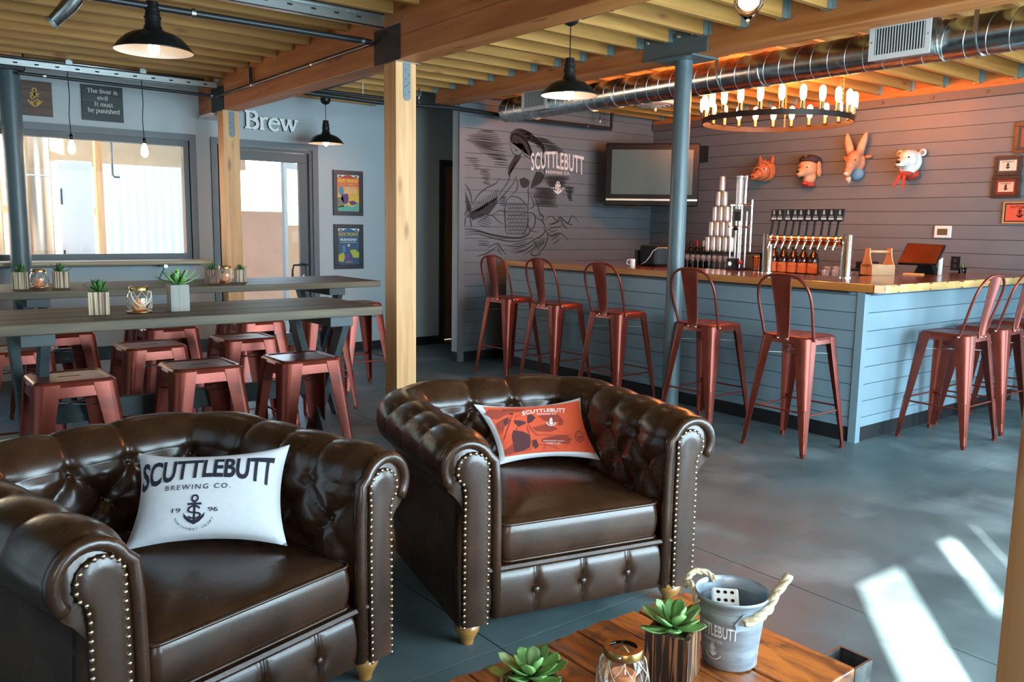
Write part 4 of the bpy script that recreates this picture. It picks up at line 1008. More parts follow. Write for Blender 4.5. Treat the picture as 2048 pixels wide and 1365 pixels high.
# tap tower: two steel columns, copper cross pipe, ten faucets with tall black handles
t = thing('tap_tower', 'steel and copper beer tap tower with ten black handles', 'tap tower', (5.87, 3.74, ZBT))
c1, c2 = .355, -.338
for y in (c1, c2):
    m = MB(); m.lathe([(.052, 0), (.052, .006), (.040, .008), (.0385, .012), (.0385, .315), (.036, .322), (.001, .324)], (0, y, 0), 28); obj('steel_column', m, CHROME, t, smooth=True, angle=35)
COPPER = flat('copper_pipe', (.45, .15, .07), .22, 1)
m = MB(); m.cyl((0, c1-.03, .268), (0, c2+.03, .268), .033, .033, 24); obj('cross_pipe', m, COPPER, t, smooth=True, angle=40)
for y in (c1-.045, c2+.045):
    m = MB(); m.cyl((0, y-.008, .268), (0, y+.008, .268), .038, .038, 24); obj('flange', m, CHROME, t, smooth=True, angle=40)
fc = None
HB = flat('black_tap_handle', (.012, .011, .012), .45); TW = flat('cream_print', (.75, .68, .62), .6)
def faucet(y):
    m = MB(); m.cyl((-.03, y, .268), (-.055, y, .268), .011, .011, 12); m.ball((-.062, y, .270), .0165, 12, 8); m.cyl((-.062, y, .28), (-.064, y, .305), .009, .006, 10)
    f = obj('faucet', m, CHROME, t, smooth=True, angle=60)
    m = MB(); m.cyl((-.066, y, .262), (-.082, y+.012, .205), .0085, .0075, 12); obj('spout', m, flat('warm_chrome', (.9, .72, .5), .15, 1) if 'warm_chrome' not in bpy.data.materials else bpy.data.materials['warm_chrome'], f, smooth=True, angle=60)
    lean = -.010+random.uniform(-.006, .006)
    m = MB(); m.loft([[(-.064-.006, y-.008, .302), (-.064+.006, y-.008, .302), (-.064+.006, y+.008, .302), (-.064-.006, y+.008, .302)], [(-.060-.006, y-.008+lean, .415), (-.060+.006, y-.008+lean, .415), (-.060+.006, y+.008+lean, .415), (-.060-.006, y+.008+lean, .415)],
                      [(-.060-.008, y-.030+lean*1.4, .420), (-.060+.008, y-.030+lean*1.4, .420), (-.060+.008, y+.030+lean*1.4, .420), (-.060-.008, y+.030+lean*1.4, .420)], [(-.058-.008, y-.030+lean*2, .512), (-.058+.008, y-.030+lean*2, .512), (-.058+.008, y+.030+lean*2, .512), (-.058-.008, y+.030+lean*2, .512)]])
    h = obj('tap_handle', m, HB, t, bev=.0015)
    m = MB(); yy = y+lean*1.7; fn = lambda a, b: (-.0695, yy-a, b)
    anchor(m, 0, .485, .036, fn, .006); stroke(m, [(-.018, .456), (.018, .456)], .004, fn, False); poly(m, [(-.022, .430), (.022, .430), (.022, .446), (-.022, .446)], fn)
    obj('handle_print', m, TW, h, fix=False)
for k in range(10): faucet(.292-.0665*k*.955)
# can seamer / glass filling rig
t = thing('bottling_rig', 'tall chrome filling machine with rods and clear tube behind the bar top', 'bar machine', (6.0, 4.50, ZBT))
m = MB(); m.box(-.06, .08, -.055, .07, 0, .012); m.box(-.075, -.06, -.035, .045, .012, .10); m.box(-.06, .0, -.035, .045, .012, .10); obj('control_box', m, BLK, t, bev=.003)
m = MB(); m.lathe([(.001, 0), (.016, 0), (.018, .001)], (0, 0, 0), 14); m.T = None
m = MB(); m.cyl((-.0765, .005, .055), (-.0785, .005, .055), .018, .018, 16); obj('dial', m, STEEL, t)
for x, y, h in ((-.02, .055, .56), (-.02, -.050, .56), (.05, .055, .50), (.05, -.050, .50), (.02, .0, .42), (.03, -.115, .60)):
    m = MB(); m.cyl((x, y, .02 if y > -.1 else .16), (x, y, h), .008, .008, 10); obj('rod', m, CHROME, t, smooth=True, angle=40)
for z in (.56, .37):
    m = MB(); m.cyl((-.02, .085, z), (-.02, -.135, z), .006, .006, 8); m.box(-.03, .06, -.06, .065, z-.012, z); obj('cross_bar', m, CHROME, t, bev=.001)
m = MB(); m.lathe([(.034, .0), (.034, .26), (.040, .265), (.040, .28), (.001, .28)], (0, .0, .52), 20); obj('clear_cylinder', m, flat('smoky_tube', (.45, .50, .55), .1, .4), t, smooth=True, angle=40)
m = MB(); m.cyl((.0, -.065, .56), (.0, -.065, .76), .010, .010, 10); m.cyl((.0, -.065, .76), (.0, -.065, .80), .014, .014, 10); obj('piston', m, CHROME, t, smooth=True, angle=40)
m = MB(); m.box(-.03, .01, -.02, .02, .42, .50); m.ball((-.03, .0, .36), .022, 10, 8); obj('valve_block', m, BLK, t, bev=.002)
m = MB(); m.ball((-.06, -.085, .07), .018, 12, 8, (1, 1, 1)); m.cyl((-.06, -.085, .07), (-.02, -.04, .06), .006, .006, 8); obj('red_knob', m, flat('red_plastic', (.55, .03, .02), .35), t, smooth=True)
# pyramid of plain silver cans
CAN = flat('brushed_aluminium', (.84, .85, .84), .33, .8)
def make_can(loc, label):
    t = thing('drink_can', label, 'can', loc, 0, 'plain silver cans stacked in a pyramid')
    m = MB(); m.lathe([(.001, .004), (.024, .0), (.026, .003), (.032, .012), (.033, .018), (.033, .146), (.031, .152)], (0, 0, 0), 20); obj('body', m, CAN, t, smooth=True, angle=50)
    m = MB(); m.lathe([(.031, .152), (.0275, .156), (.0275, .158), (.026, .158), (.0255, .154), (.001, .154)], (0, 0, 0), 20); obj('lid', m, CAN, t, smooth=True, angle=50); return t
rows = (5, 4, 3, 2, 1); nm = ('bottom', 'second', 'third', 'fourth', 'top'); cn0 = None; ordw = ('leftmost', 'second from left', 'third from left', 'fourth from left', 'rightmost')
Cy, Cx = 5.70, 7.30
for r, c in enumerate(rows):
    for k in range(c):
        y = Cy+.155-.0775*k-.03875*r + (.0 if r < 4 else 0); loc = (Cx, y, 1.192+.160*r)
        l = 'silver can, %s in the %s row of the can pyramid' % (ordw[k] if k < c-1 else 'rightmost', nm[r]) if c > 1 else 'single silver can crowning the can pyramid'
        if c == 2: l = 'silver can, %s of the two in the fourth row of the pyramid' % ('left' if k == 0 else 'right')
        if cn0 is None: cn0 = make_can(loc, l)
        else: dup(cn0, loc, 0, l)
# low rack shelf carrying the cans, wine glasses stacked beneath and beside
t = thing('glass_rack', 'dark low shelf holding the can pyramid above the wine glasses', 'rack', (7.42, 5.80, ZBC))
m = MB(); m.box(-.20, .20, -.42, .42, .180, .192); obj('shelf_board', m, BLK, t)
for x in (-.19, .19):
    for y in (-.41, .41):
        m = MB(); m.box(x-.008, x+.008, y-.008, y+.008, 0, .18); obj('leg', m, BLK, t)
def make_wine(loc, label):
    t = thing('wine_glass', label, 'glass', loc, 0, 'wine glasses crowded behind the bar')
    m = MB(); m.lathe([(.030, .0), (.028, .002), (.004, .006), (.003, .07), (.010, .078), (.026, .095), (.033, .12), (.031, .145), (.028, .160), (.0268, .160), (.0295, .145), (.0315, .12), (.024, .098), (.001, .084)], (0, 0, 0), 16); obj('bowl_and_stem', m, GLASSW, t, smooth=True); return t
w0 = None; LW = ('front', 'middle', 'rear')
for r in range(2):
    for k in range(10):
        loc = (7.25+.085*r, 6.16-.074*k, ZBC); l = 'wine glass, number %d from the column, %s row under the can shelf' % (k+1, ('front', 'rear')[r])
        l = 'one of the tightly rowed stemmed glasses under the can shelf'
        if w0 is None: w0 = make_wine(loc, l)
        else: dup(w0, loc, 0, l)
# wine bottles with foil capsules
BOT = flat('dark_bottle_glass', (.006, .010, .007), .08, coat=.5)
for k, (c, l) in enumerate((((.06, .045, .03), 'wine bottle with a brown cork stopper, nearest the round column'), ((.60, .01, .03), 'wine bottle with a red capsule, left of the white-capped one'), ((.50, .58, .55), 'wine bottle with a pale silver capsule'), ((.60, .01, .03), 'wine bottle with a red capsule beside the can pyramid'))):
    t = thing('wine_bottle', l, 'bottle', (7.70, 6.42-.09*k, ZBC), 0, 'wine bottles behind the glasses')
    m = MB(); m.lathe([(.001, 0), (.036, 0), (.037, .004), (.037, .185), (.030, .21), (.015, .24), (.0145, .255), (.001, .256)], (0, 0, 0), 18); obj('bottle', m, BOT, t, smooth=True)
    m = MB(); m.lathe([(.0152, .235), (.0152, .30), (.013, .303), (.001, .303)], (0, 0, 0), 14); obj('capsule', m, flat('capsule_%s' % ('brown', 'red', 'silver', 'crimson')[k], c, .35), t, smooth=True)
# growlers
AMB = flat('amber_glass', (.022, .006, .003), .06, coat=.6); LAB = flat('orange_label', (.52, .19, .07), .6); LABW = flat('label_print', (.75, .62, .5), .6)
g0 = None
for k, l in enumerate(('amber growler jug partly hidden by the left tap column', 'amber growler jug, second of the five under the taps', 'amber growler jug in the middle of the five', 'amber growler jug, fourth of the five under the taps', 'amber growler jug at the right end of the five')):
    loc = (7.42, 5.10-.1135*k, ZBC)
    if g0: dup(g0, loc, 0, l); continue
    g0 = thing('growler', l, 'jug', loc, 0, 'growler jugs in a row')
    m = MB(); m.lathe([(.001, .004), (.048, 0), (.053, .006), (.054, .12), (.054, .150), (.048, .178), (.030, .212), (.018, .232), (.016, .25), (.019, .252), (.019, .272), (.001, .274)], (0, 0, 0), 24); b = obj('jug', m, AMB, g0, smooth=True)
    m = MB(); m.tube([(-.004, -.018, .246), (-.004, -.038, .246), (-.004, -.046, .230), (-.004, -.044, .205), (-.004, -.036, .200)], .0055, 8); obj('loop_handle', m, AMB, g0, smooth=True)
    m = MB(); m.lathe([(.0200, .248), (.0205, .272), (.001, .275)], (0, 0, 0), 14); obj('cap', m, BLK, g0, smooth=True)
    m = MB(); n = 20; a0, a1 = pi-1.35, pi+1.35
    for i in range(n):
        p = [a0+(a1-a0)*(i+q)/n for q in (0, 1)]; m.add([(.0548*cos(p[0]), .0548*sin(p[0]), .018), (.0548*cos(p[1]), .0548*sin(p[1]), .018), (.0548*cos(p[1]), .0548*sin(p[1]), .118), (.0548*cos(p[0]), .0548*sin(p[0]), .118)], [(0, 1, 2, 3)])
    lb = obj('label', m, LAB, g0, smooth=True)
    m = MB(); fn = lambda x, z: (.0556*cos(pi-.42+x/.055), .0556*sin(pi-.42+x/.055), z)
    put_text(m, 'SCUTTLEBUTT', -.036, .036, .092, .106, lambda x, z: fn(-x*-1, z), .02, 1, mx=.01); anchor(m, 0, .058, .030, fn, .004); stroke(m, [(-.026, .034), (.026, .034)], .005, fn, False, mx=.006)
    obj('label_print', m, LABW, lb, fix=False)
# pints and tumblers
def make_tumbler(loc, label, r=.036, h=.10, grp='small tumblers behind the taps'):
    t = thing('tumbler', label, 'glass', loc, 0, grp)
    m = MB(); m.lathe([(.001, 0), (r*.78, 0), (r*.8, .003), (r, h), (r-.002, h), (r*.76, .008), (.001, .008)], (0, 0, 0), 18); obj('glass', m, GLASSW, t, smooth=True, angle=60); return t
t0 = None
for k in range(4):
    loc = (7.30+.07*(k % 2), 4.42-.05*k, ZBC); l = 'one of four clear tumblers left of the right tap column'
    t0 = t0 or make_tumbler(loc, l)
    if k: dup(t0, loc, 0, l)
for k in range(6):
    dup(t0, (6.56+.075*(k % 2), 3.985-.045*k, ZBC+.0), 0, 'one of the clear tumblers between right tap column and wooden carrier', 'small tumblers by the carrier')
m = MB(); t = thing('under_counter', 'low dark inner counter behind the taps', 'counter', (6.75, 3.85, 0)); m = MB(); m.box(-.45, .42, -.13, .22, 0, ZBC-.001); obj('cabinet', m, bpy.data.materials['dark_cabinet'], t)
m = MB(); m.box(-.2, .2, -.2, .2, 0, .1)
for k, (y, c, l, r, h) in enumerate(((4.30, CHROME, 'polished metal shaker cup beside the left tap column', .040, .125), (4.20, None, 'tall clear pint glass beside the metal shaker cup', .041, .125))):
    if c:
        t = thing('shaker_cup', l, 'cup', (6.02, y, ZBT)); m = MB(); m.lathe([(.001, 0), (r*.72, 0), (r, h), (r+.002, h+.001), (r-.002, h), (.001, .006)], (0, 0, 0), 20); obj('cup', m, c, t, smooth=True, angle=60)
    else: make_tumbler((6.02, y, ZBT), l, r, h, None)
# wooden six-bottle carrier
CARR = wood('carrier_ply', (.52, .27, .12), (.66, .38, .18), 'Z', 12, .55, .05, .04)
t = thing('wooden_carrier', 'tan wooden bottle carrier with swooping end boards on the bar', 'carrier', (6.52, 3.50, ZBT), R(-25))
PRF = [(-.075, 0), (.075, 0), (.075, .075), (.052, .105), (.034, .150), (.026, .215), (-.026, .215), (-.034, .150), (-.052, .105), (-.075, .075)]
for xx in (-.105, .095):
    m = MB(); m.prism(PRF, lambda a, b, d: (xx+d, a, b), .010); e_ = obj('end_board', m, CARR, t, bev=.001)
m = MB(); m.box(-.094, .094, -.075, -.067, .0, .085); m.box(-.094, .094, .067, .075, 0, .085); m.box(-.094, .094, -.066, .066, .002, .010); obj('side_rail', m, CARR, t)
m = MB(); m.cyl((-.10, 0, .188), (.10, 0, .188), .010, .010, 12); obj('dowel_handle', m, CARR, t, smooth=True)
m = MB(); fn = lambda x, z: (-.1063, -x, z); put_text(m, 'SCUTTLEBUTT', -.056, .056, .064, .085, fn, .02, .98); obj('burned_lettering', m, flat('burnt_brown', (.10, .04, .02), .7), t, fix=False)
# till tablet, keyboard, card slips
t = thing('till_terminal', 'angled touch-screen till with a brown reflective screen', 'till', (7.10, 3.42, ZBT), 0)
m = MB(); v = [seg((0, 0), 0, u, vv, 3.40) for u, vv in ((1795, 525), (1872, 529), (1891, 489), (1815, 486))]
o = Vector((7.10, 3.42, ZBT)); q = [Vector(onX(1795, 526, 6.95)), Vector(onX(1872, 528, 6.95)), Vector(onX(1891, 490, 7.12)), Vector(onX(1815, 486, 7.12))]
q = [p-o for p in q]; nn = (q[1]-q[0]).cross(q[3]-q[0]).normalized(); nn = nn if nn.x < 0 else -nn
m.hexa([q[0], q[1], q[3], q[2]]+[p-nn*.022 for p in (q[0], q[1], q[3], q[2])]); sc = obj('screen_body', m, BLK, t, bev=.002)
m = MB(); c = (q[0]+q[1]+q[2]+q[3])/4; w = [c+(p-c)*.95+nn*.001 for p in q]; m.add(w, [(0, 1, 2, 3)]); obj('glass_screen', m, flat('brown_lit_screen', (.10, .022, .008), .12, coat=.5), sc)
m = MB(); m.hexa([(.02, -.10, .001), (.14, -.10, .001), (.02, .08, .001), (.14, .08, .001), (.04, -.03, .13), (.08, -.03, .13), (.04, .03, .13), (.08, .03, .13)]); obj('foot', m, BLK, t, bev=.004)
t = thing('white_terminal_arm', 'white upright card reader arm at the right of the till', 'card reader', (7.02, 3.235, ZBT), 0)
m = MB(); m.hexa([(-.02, -.008, .0), (.03, -.008, .0), (-.02, .008, .0), (.03, .008, .0), (-.02, -.008, .125), (.03, -.008, .145), (-.02, .008, .125), (.03, .008, .145)]); obj('arm', m, WHITEM, t, bev=.003)
t = thing('cash_drawer', 'low black cash drawer and printer left of the till', 'till drawer', (6.85, 3.86, ZBC), 0)
m = MB(); m.box(-.10, .26, -.10, .10, .0, .115); obj('drawer', m, BLK, t, bev=.005)
m = MB(); m.box(.02, .20, -.085, .03, .1155, .175); obj('printer', m, BLK, t, bev=.006)
t = thing('order_pad', 'yellow-edged order pad lying on the bar in front of the till', 'notepad', (6.88, 3.38, ZBT), R(10)); m = MB(); m.box(-.05, .05, -.07, .07, 0, .010); obj('pad', m, flat('manila', (.75, .45, .16), .7), t)
t = thing('green_plant_glass', 'small clear glass holding green sprigs near the wall outlet', 'glass', (7.35, 3.20, ZBT)); m = MB(); m.lathe([(.001, 0), (.028, 0), (.034, .06), (.032, .06), (.026, .004), (.001, .004)], (0, 0, 0), 16); obj('glass', m, GLASS, t, smooth=True)
for k in range(7):
    m = MB(); leaf(m, .05, .007, .9+.1*k % .5, k*1.1, .03); obj('sprig', m, SUCD, t, smooth=True)
# black speaker box, mug, cable at the far end
t = thing('black_equipment_case', 'black rounded case standing at the far end of the bar top', 'case', (5.87, 5.30, ZBT), R(-20)); m = MB(); m.box(-.10, .10, -.16, .16, 0, .19); obj('case', m, BLK, t, bev=.025)
m = MB(); m.box(-.125, -.05, .165, .20, 0, .14); obj('side_module', m, BLK, t, bev=.006)
t = thing('white_mug', 'small white mug beside the black case', 'mug', (5.50, 5.25, ZBT)); m = MB(); m.lathe([(.001, 0), (.022, 0), (.025, .004), (.025, .07), (.023, .07), (.022, .006), (.001, .005)], (0, 0, 0), 18); mg = obj('cup', m, WHITEM, t, smooth=True, angle=50)
m = MB(); m.tube([(-.028, .01, .065), (-.05, .018, .06), (-.052, .018, .03), (-.03, .01, .018)], .004, 6); obj('handle', m, WHITEM, t, smooth=True)
m = MB(); C = [onX(u, v_, 5.62) for u, v_ in ((1282, 529), (1291, 524), (1300, 513), (1306, 502), (1316, 496), (1332, 496), (1352, 503), (1362, 520))]; m.tube(C, .0035, 6); tag(obj('white_cable', m, WHITEM, None, smooth=True), 'white cable looping across the black case by the round column', 'cable')
# ------------------------------------------------------------------ television
TP_ = Vector((0, 0, H))+ray(1305, 350)*9.3
axr = RT.copy(); axr.z = 0; axr.normalize(); dirv = Vector((TP_.x, TP_.y, 0)).normalized(); axr = Vector((dirv.y, -dirv.x, 0))
t = thing('television', 'wall-hung flat television with silver strip above the far end of the bar', 'television', TP_, atan2(axr.y, axr.x)+.03)
m = MB(); m.box(-.525, .51, .0, .045, -.345, .345); m.box(-.50, .50, .045, .085, -.25, .25); tv = obj('casing', m, flat('gloss_black', (.006, .006, .007), .3, spec=.2), t, bev=.01)
m = MB(); m.box(-.455, .44, -.003, -.0005, -.215, .275); obj('screen', m, SCREEN, t)
m = MB(); m.box(-.51, .50, -.006, -.0005, -.285, -.265); obj('silver_strip', m, flat('satin_silver', (.55, .52, .48), .3, .9), t)
m = MB(); m.box(-.30, -.10, .0, .05, -.375, -.345); obj('speaker_bar', m, BLK, t)
wp = Vector((TP_.x+.35, YM-.036, TP_.z)); cz_, sz_ = cos(t.rotation_euler.z), sin(t.rotation_euler.z); dv = wp-TP_; lp = Vector((dv.x*cz_+dv.y*sz_, -dv.x*sz_+dv.y*cz_, 0))
m = MB(); m.cyl((0, .085, 0), lp, .022, .022, 10); m.cyl(lp-Vector((0, 0, .12)), lp+Vector((0, 0, .12)), .03, .03, 10); obj('wall_bracket', m, BLK, t)
# ================================================================== overhead: duct, lamps, chandelier, rails, pipes
t = thing('spiral_duct', 'long round galvanised spiral duct running over the bar', 'duct', (5.3, 3.4, 2.588))
m = MB(); ya, yb_ = -4.85, 3.46; n = 40; m.cyl((0, ya, 0), (0, yb_, 0), .118, .118, n, cap=False); m.cyl((0, yb_-.001, 0), (0, yb_, 0), .118, .118, n); obj('duct_tube', m, GALV, t, smooth=True, angle=40)
m = MB(); pit = .125; tot = int((yb_-ya)/pit*30); m.tube([(.1185*cos(2*pi*i/30), ya+pit*i/30, .1185*sin(2*pi*i/30)) for i in range(tot)], .0028, 5); obj('spiral_seam', m, STEEL, t, smooth=True)
for y in (.42, -.85, 1.9, -2.4, -3.8):
    m = MB(); m.cyl((0, y-.03, 0), (0, y+.03, 0), .121, .121, n, cap=False); m.tube([(.1215*cos(2*pi*i/30), y-.03, .1215*sin(2*pi*i/30)) for i in range(30)], .003, 5, closed=True); obj('coupling', m, GALV, t, smooth=True)
for y in (.75, -1.1, 2.2, 3.0):
    m = MB(); m.box(-.124, -.121, y-.014, y+.014, 0, .14); m.box(.121, .124, y-.014, y+.014, 0, .14); m.tube([(.1225*cos(a), y, .1225*sin(a)) for a in [pi+pi*i/14 for i in range(15)]], .004, 4, flat=1); obj('hanging_strap', m, STEEL, t)
DUCT = t
def grille(y0, y1, z0, z1, nl):
    cy_ = (y0+y1)/2-3.4; cz_ = (z0+z1)/2-2.588; a = (y1-y0)/2; b = (z1-z0)/2
    m = MB(); m.box(.004, .13, -a+.004, a-.004, -b+.004, b-.004); bx = obj('air_register', m, GALV, DUCT); bx.location = (-.205, cy_, cz_)
    m = MB(); m.box(-.001, .003, -a, a, b-.032, b); m.box(-.001, .003, -a, a, -b, -b+.032); m.box(-.001, .003, -a, -a+.035, -b+.032, b-.032); m.box(-.001, .003, a-.035, a, -b+.032, b-.032)
    obj('face_frame', m, WHITEM, bx)
    m = MB(); m.box(.0030, .0036, -a+.036, a-.036, -b+.033, b-.033); obj('dark_opening', m, GAP, bx)
    w = (2*a-.07)/nl
    for k in range(nl):
        y = -a+.035+w*(k+.5); m = MB(); m.hexa([(-.001, y-w*.28, -b+.032), (.002, y-w*.14, -b+.032), (-.001, y+w*.14, -b+.032), (.002, y+w*.28, -b+.032), (-.001, y-w*.28, b-.032), (.002, y-w*.14, b-.032), (-.001, y+w*.14, b-.032), (.002, y+w*.28, b-.032)]); obj('louvre', m, WHITEM, bx)
    for y in (-a+.017, a-.017):
        m = MB(); m.cyl((-.001, y, 0), (-.0025, y, 0), .004, .004, 8); obj('screw', m, GAP, bx)
grille(2.515, 2.90, 2.49, 2.712, 18)
grille(6.01, 6.38, 2.512, 2.715, 16)
# round ceiling diffuser
p = onZ(1311, 208, 2.69); t = thing('ceiling_diffuser', 'round ringed ceiling diffuser between duct and chandelier', 'vent', p)
for k, r in enumerate((.20, .155, .11, .065)):
    m = MB(); m.lathe([(r, .025), (r+.012, .0+.0), (r-.028, -.02+k*.002), (r-.030, -.016+k*.002), (r-.004, .022)], (0, 0, -.01*k), 32); obj('ring_vane', m, WHITEM, t, smooth=True)
m = MB(); m.cyl((0, 0, -.075), (0, 0, .04), .014, .02, 12); obj('centre_knob', m, WHITEM, t)
# barn-shade pendants
def pendant(rim, R_, label, cord_to, kind):
    t = thing('barn_pendant', label, 'pendant lamp', rim); s = R_/.18
    P = [(.180, 0), (.183, .003), (.181, .006), (.158, .036), (.128, .066), (.098, .082), (.060, .094), (.044, .104), (.040, .120)]
    m = MB(); m.lathe([(r*s, z*s) for r, z in P], (0, 0, 0), 44); sh = obj('shade', m, BLACK, t, smooth=True)
    m = MB(); m.lathe([((r-.003)*s, (z-.001)*s) for r, z in P[1:]], (0, 0, 0), 44); obj('shade_lining', m, SHADEIN, t, smooth=True)
    m = MB(); m.lathe([(r*s, z*s) for r, z in ((.042, .108), (.036, .125), (.036, .150), (.040, .152), (.040, .162), (.035, .164), (.033, .185), (.036, .187), (.036, .195), (.031, .198), (.028, .232), (.001, .234))], (0, 0, 0), 24); obj('neck', m, BLACK, t, smooth=True, angle=40)
    top = cord_to-rim[2]
    m = MB(); m.cyl((0, 0, .232*s), (0, 0, top), .0035 if kind != 'stem' else .012, None, 8); obj('cord' if kind != 'stem' else 'stem', m, BLK, t)
    if kind == 'canopy':
        m = MB(); m.lathe([(.052, .0), (.052, -.006), (.050, -.030), (.038, -.052), (.016, -.062), (.006, -.066)], (0, 0, top), 24); obj('canopy', m, BLACK, t, smooth=True)
        m = MB(); m.lathe([(.053, 0), (.053, .045), (.001, .045)], (0, 0, top), 20); obj('junction_box', m, STEEL, t, smooth=True, angle=40)
    m = MB(); m.lathe([(.012, .09), (.013, .072), (.028, .040), (.031, .015), (.026, -.006), (.010, -.020), (.002, -.026)], (0, 0, 0), 18); obj('bulb', m, FILW, t, smooth=True)
    return t
def ZR(u, v, w): return Vector((0, 0, H))+ray(u, v)*w
def lamp(pos, e, col, r=.03):
    l = bpy.data.lights.new('bulb_light', 'POINT'); l.energy = e; l.color = col; l.shadow_soft_size = r; o = bpy.data.objects.new('bulb_light', l); COL.objects.link(o); o.location = pos
p = onY(308, 104, 4.97); pendant(p, .205, 'largest black barn pendant, hanging from the pipe at upper left', 2.58, 'stem')
p = ZR(1138, 192, 5.02); pendant(p, .17, 'black barn pendant in front of the far duct register', 2.683, 'canopy')
p = ZR(652, 288, 8.47); pendant(p, .18, 'black barn pendant beside the letters over the glass door', 2.683, 'canopy')
# bare hanging bulbs
BULBG = flat('bulb_glass', (1, .93, .85), .0, trans=1, ior=1.2)
def hang_bulb(u, v, top, label, y=7.9):
    p = onY(u, v, y); t = thing('hanging_bulb', label, 'hanging bulb', p)
    m = MB(); m.lathe([(.011, .045), (.014, .035), (.024, .010), (.031, -.025), (.030, -.05), (.020, -.070), (.004, -.078)], (0, 0, 0), 18); obj('bulb', m, FILW, t, smooth=True)
    m = MB(); m.lathe([(.001, .092), (.008, .09), (.015, .078), (.017, .045), (.012, .042)], (0, 0, 0), 14); obj('socket', m, BLACK, t, smooth=True)
    m = MB(); h = top-p.z; m.tube([(0, 0, .09), (-.006, 0, .09+(h-.09)*.3), (.005, 0, .09+(h-.09)*.6), (-.003, 0, h)], .0035, 6); obj('cord', m, BLK, t, smooth=True)
hang_bulb(143, 290, 2.66, 'bare hanging bulb, left of the two in front of the brewery window')
hang_bulb(289, 297, 2.66, 'bare hanging bulb, right of the two in front of the brewery window')
p = ZR(1498, -8, 2.72); t = thing('globe_bulb', 'large clear globe filament bulb cut by the top edge of the view', 'hanging bulb', p)
m = MB(); m.lathe([(.014, .075), (.018, .06), (.040, .035), (.050, .0), (.046, -.030), (.030, -.055), (.012, -.070), (.004, -.080), (.002, -.088)], (0, 0, 0), 28); obj('globe', m, BULBG, t, smooth=True)
m = MB(); m.lathe([(.004, .045), (.022, .025), (.030, .0), (.027, -.025), (.012, -.04), (.002, -.044)], (0, 0, 0), 14); obj('filament', m, FILW, t, smooth=True)
m = MB(); m.lathe([(.001, .13), (.014, .125), (.018, .11), (.018, .07)], (0, 0, 0), 14); m.cyl((0, 0, .12), (0, 0, 2.728-p.z), .0035, None, 6); obj('socket_and_cord', m, BLACK, t, smooth=True)
# ring chandelier
cc = ZR(1553, 243, 7.0); t = thing('ring_chandelier', 'black ring chandelier with glowing candle bulbs over the bar', 'chandelier', cc)
RR, N = .608, 24
m = MB(); m.lathe([(RR-.004, -.022), (RR+.004, -.022), (RR+.004, .022), (RR-.004, .022), (RR-.004, -.022)], (0, 0, 0), 80); obj('ring', m, flat('dark_iron', (.03, .022, .018), .4, .6), t, smooth=True, angle=40)
for k in range(N):
    a = 2*pi*(k+.5)/N; x, y = RR*cos(a), RR*sin(a)
    m = MB(); m.lathe([(.001, -.004), (.022, -.004), (.024, .0), (.016, .006), (.016, .060), (.001, .061)], (x, y, .024), 14); cp_ = obj('candle_cup', m, flat('brushed_brown_steel', (.35, .22, .14), .3, 1) if k == 0 else bpy.data.materials['brushed_brown_steel'], t, smooth=True, angle=40)
    m = MB(); m.lathe([(.012, 0), (.022, .018), (.025, .04), (.025, .088), (.020, .106), (.009, .117), (.001, .119)], (x, y, .086), 14); obj('bulb', m, FIL, t, smooth=True)
zc = 2.73-cc.z
for a in (R(28), R(148), R(268), R(338)):
    x, y = RR*cos(a), RR*sin(a); m = MB(); nlk = 22
    for i in range(nlk):
        z = .02+(zc-.02)*(i+.5)/nlk; h = (zc-.02)/nlk*.68; o_ = i % 2
        m.tube([(x+(0 if o_ else .007*cos(b)), y+(.007*cos(b) if o_ else 0), z+h*sin(b)) for b in [2*pi*q/8 for q in range(8)]], .0017, 4, closed=True)
    o = obj('chain', m, BRASS, t); o['kind'] = 'stuff'
for a_ in (20, 80, 140, 200, 260, 320): lamp(cc+Vector((.45*cos(R(a_)), .45*sin(R(a_)), .27)), 24, (1, .23, .035), .08)
lamp(cc+Vector((.25, -.1, .10)), 14, (1, .40, .14), .35)
# slotted rails and pipes at upper left
def rail(P0, P1, h, d, label, nm='slotted_rail'):
    c = (P0+P1)/2; t = thing(nm, label, 'rail', c); L = (P1-P0).length/2; m = MB()
    m.box(-L, L, -d/2, d/2, h/2-.004, h/2); m.box(-L, L, -d/2, d/2, -h/2, -h/2+.004); m.box(-L, L, -d/2+.010, -d/2+.014, -h/2, h/2); m.box(-L, L, -d/2, -d/2+.003, h/2-.016, h/2); m.box(-L, L, -d/2, -d/2+.003, -h/2, -h/2+.014)
    o = obj('channel', m, STEEL, t)
    for k in range(int(L/.075)):
        x = -L+.1+k*.15; m = MB(); m.box(x-.016, x+.016, -d/2+.0085, -d/2+.0095, -.006, .006); obj('slot', m, GAP, o)
    return t, L, c
yr = 7.9
a, b = onY(-90, 111, yr), onY(432, 172, yr); a.z = b.z = (a.z+b.z)/2
t, L, c = rail(a, b, .055, .05, 'pale zinc rail carrying the two bare bulbs by the brewery window')
m = MB(); m.cyl((-L, .02, .045), (L-.1, .02, .045), .011, .011, 10); obj('conduit', m, STEEL, t, smooth=True)
for u in (137, 285, 432):
    p = onY(u, 133 if u < 200 else 150, yr); x = p.x-c.x; m = MB(); m.box(x-.025, x+.025, -.03, .03, .03, .06); m.box(x-.018, x+.018, -.02, .02, .06, 2.728-c.z if u == 432 else .085); obj('clip', m, STEEL, t)
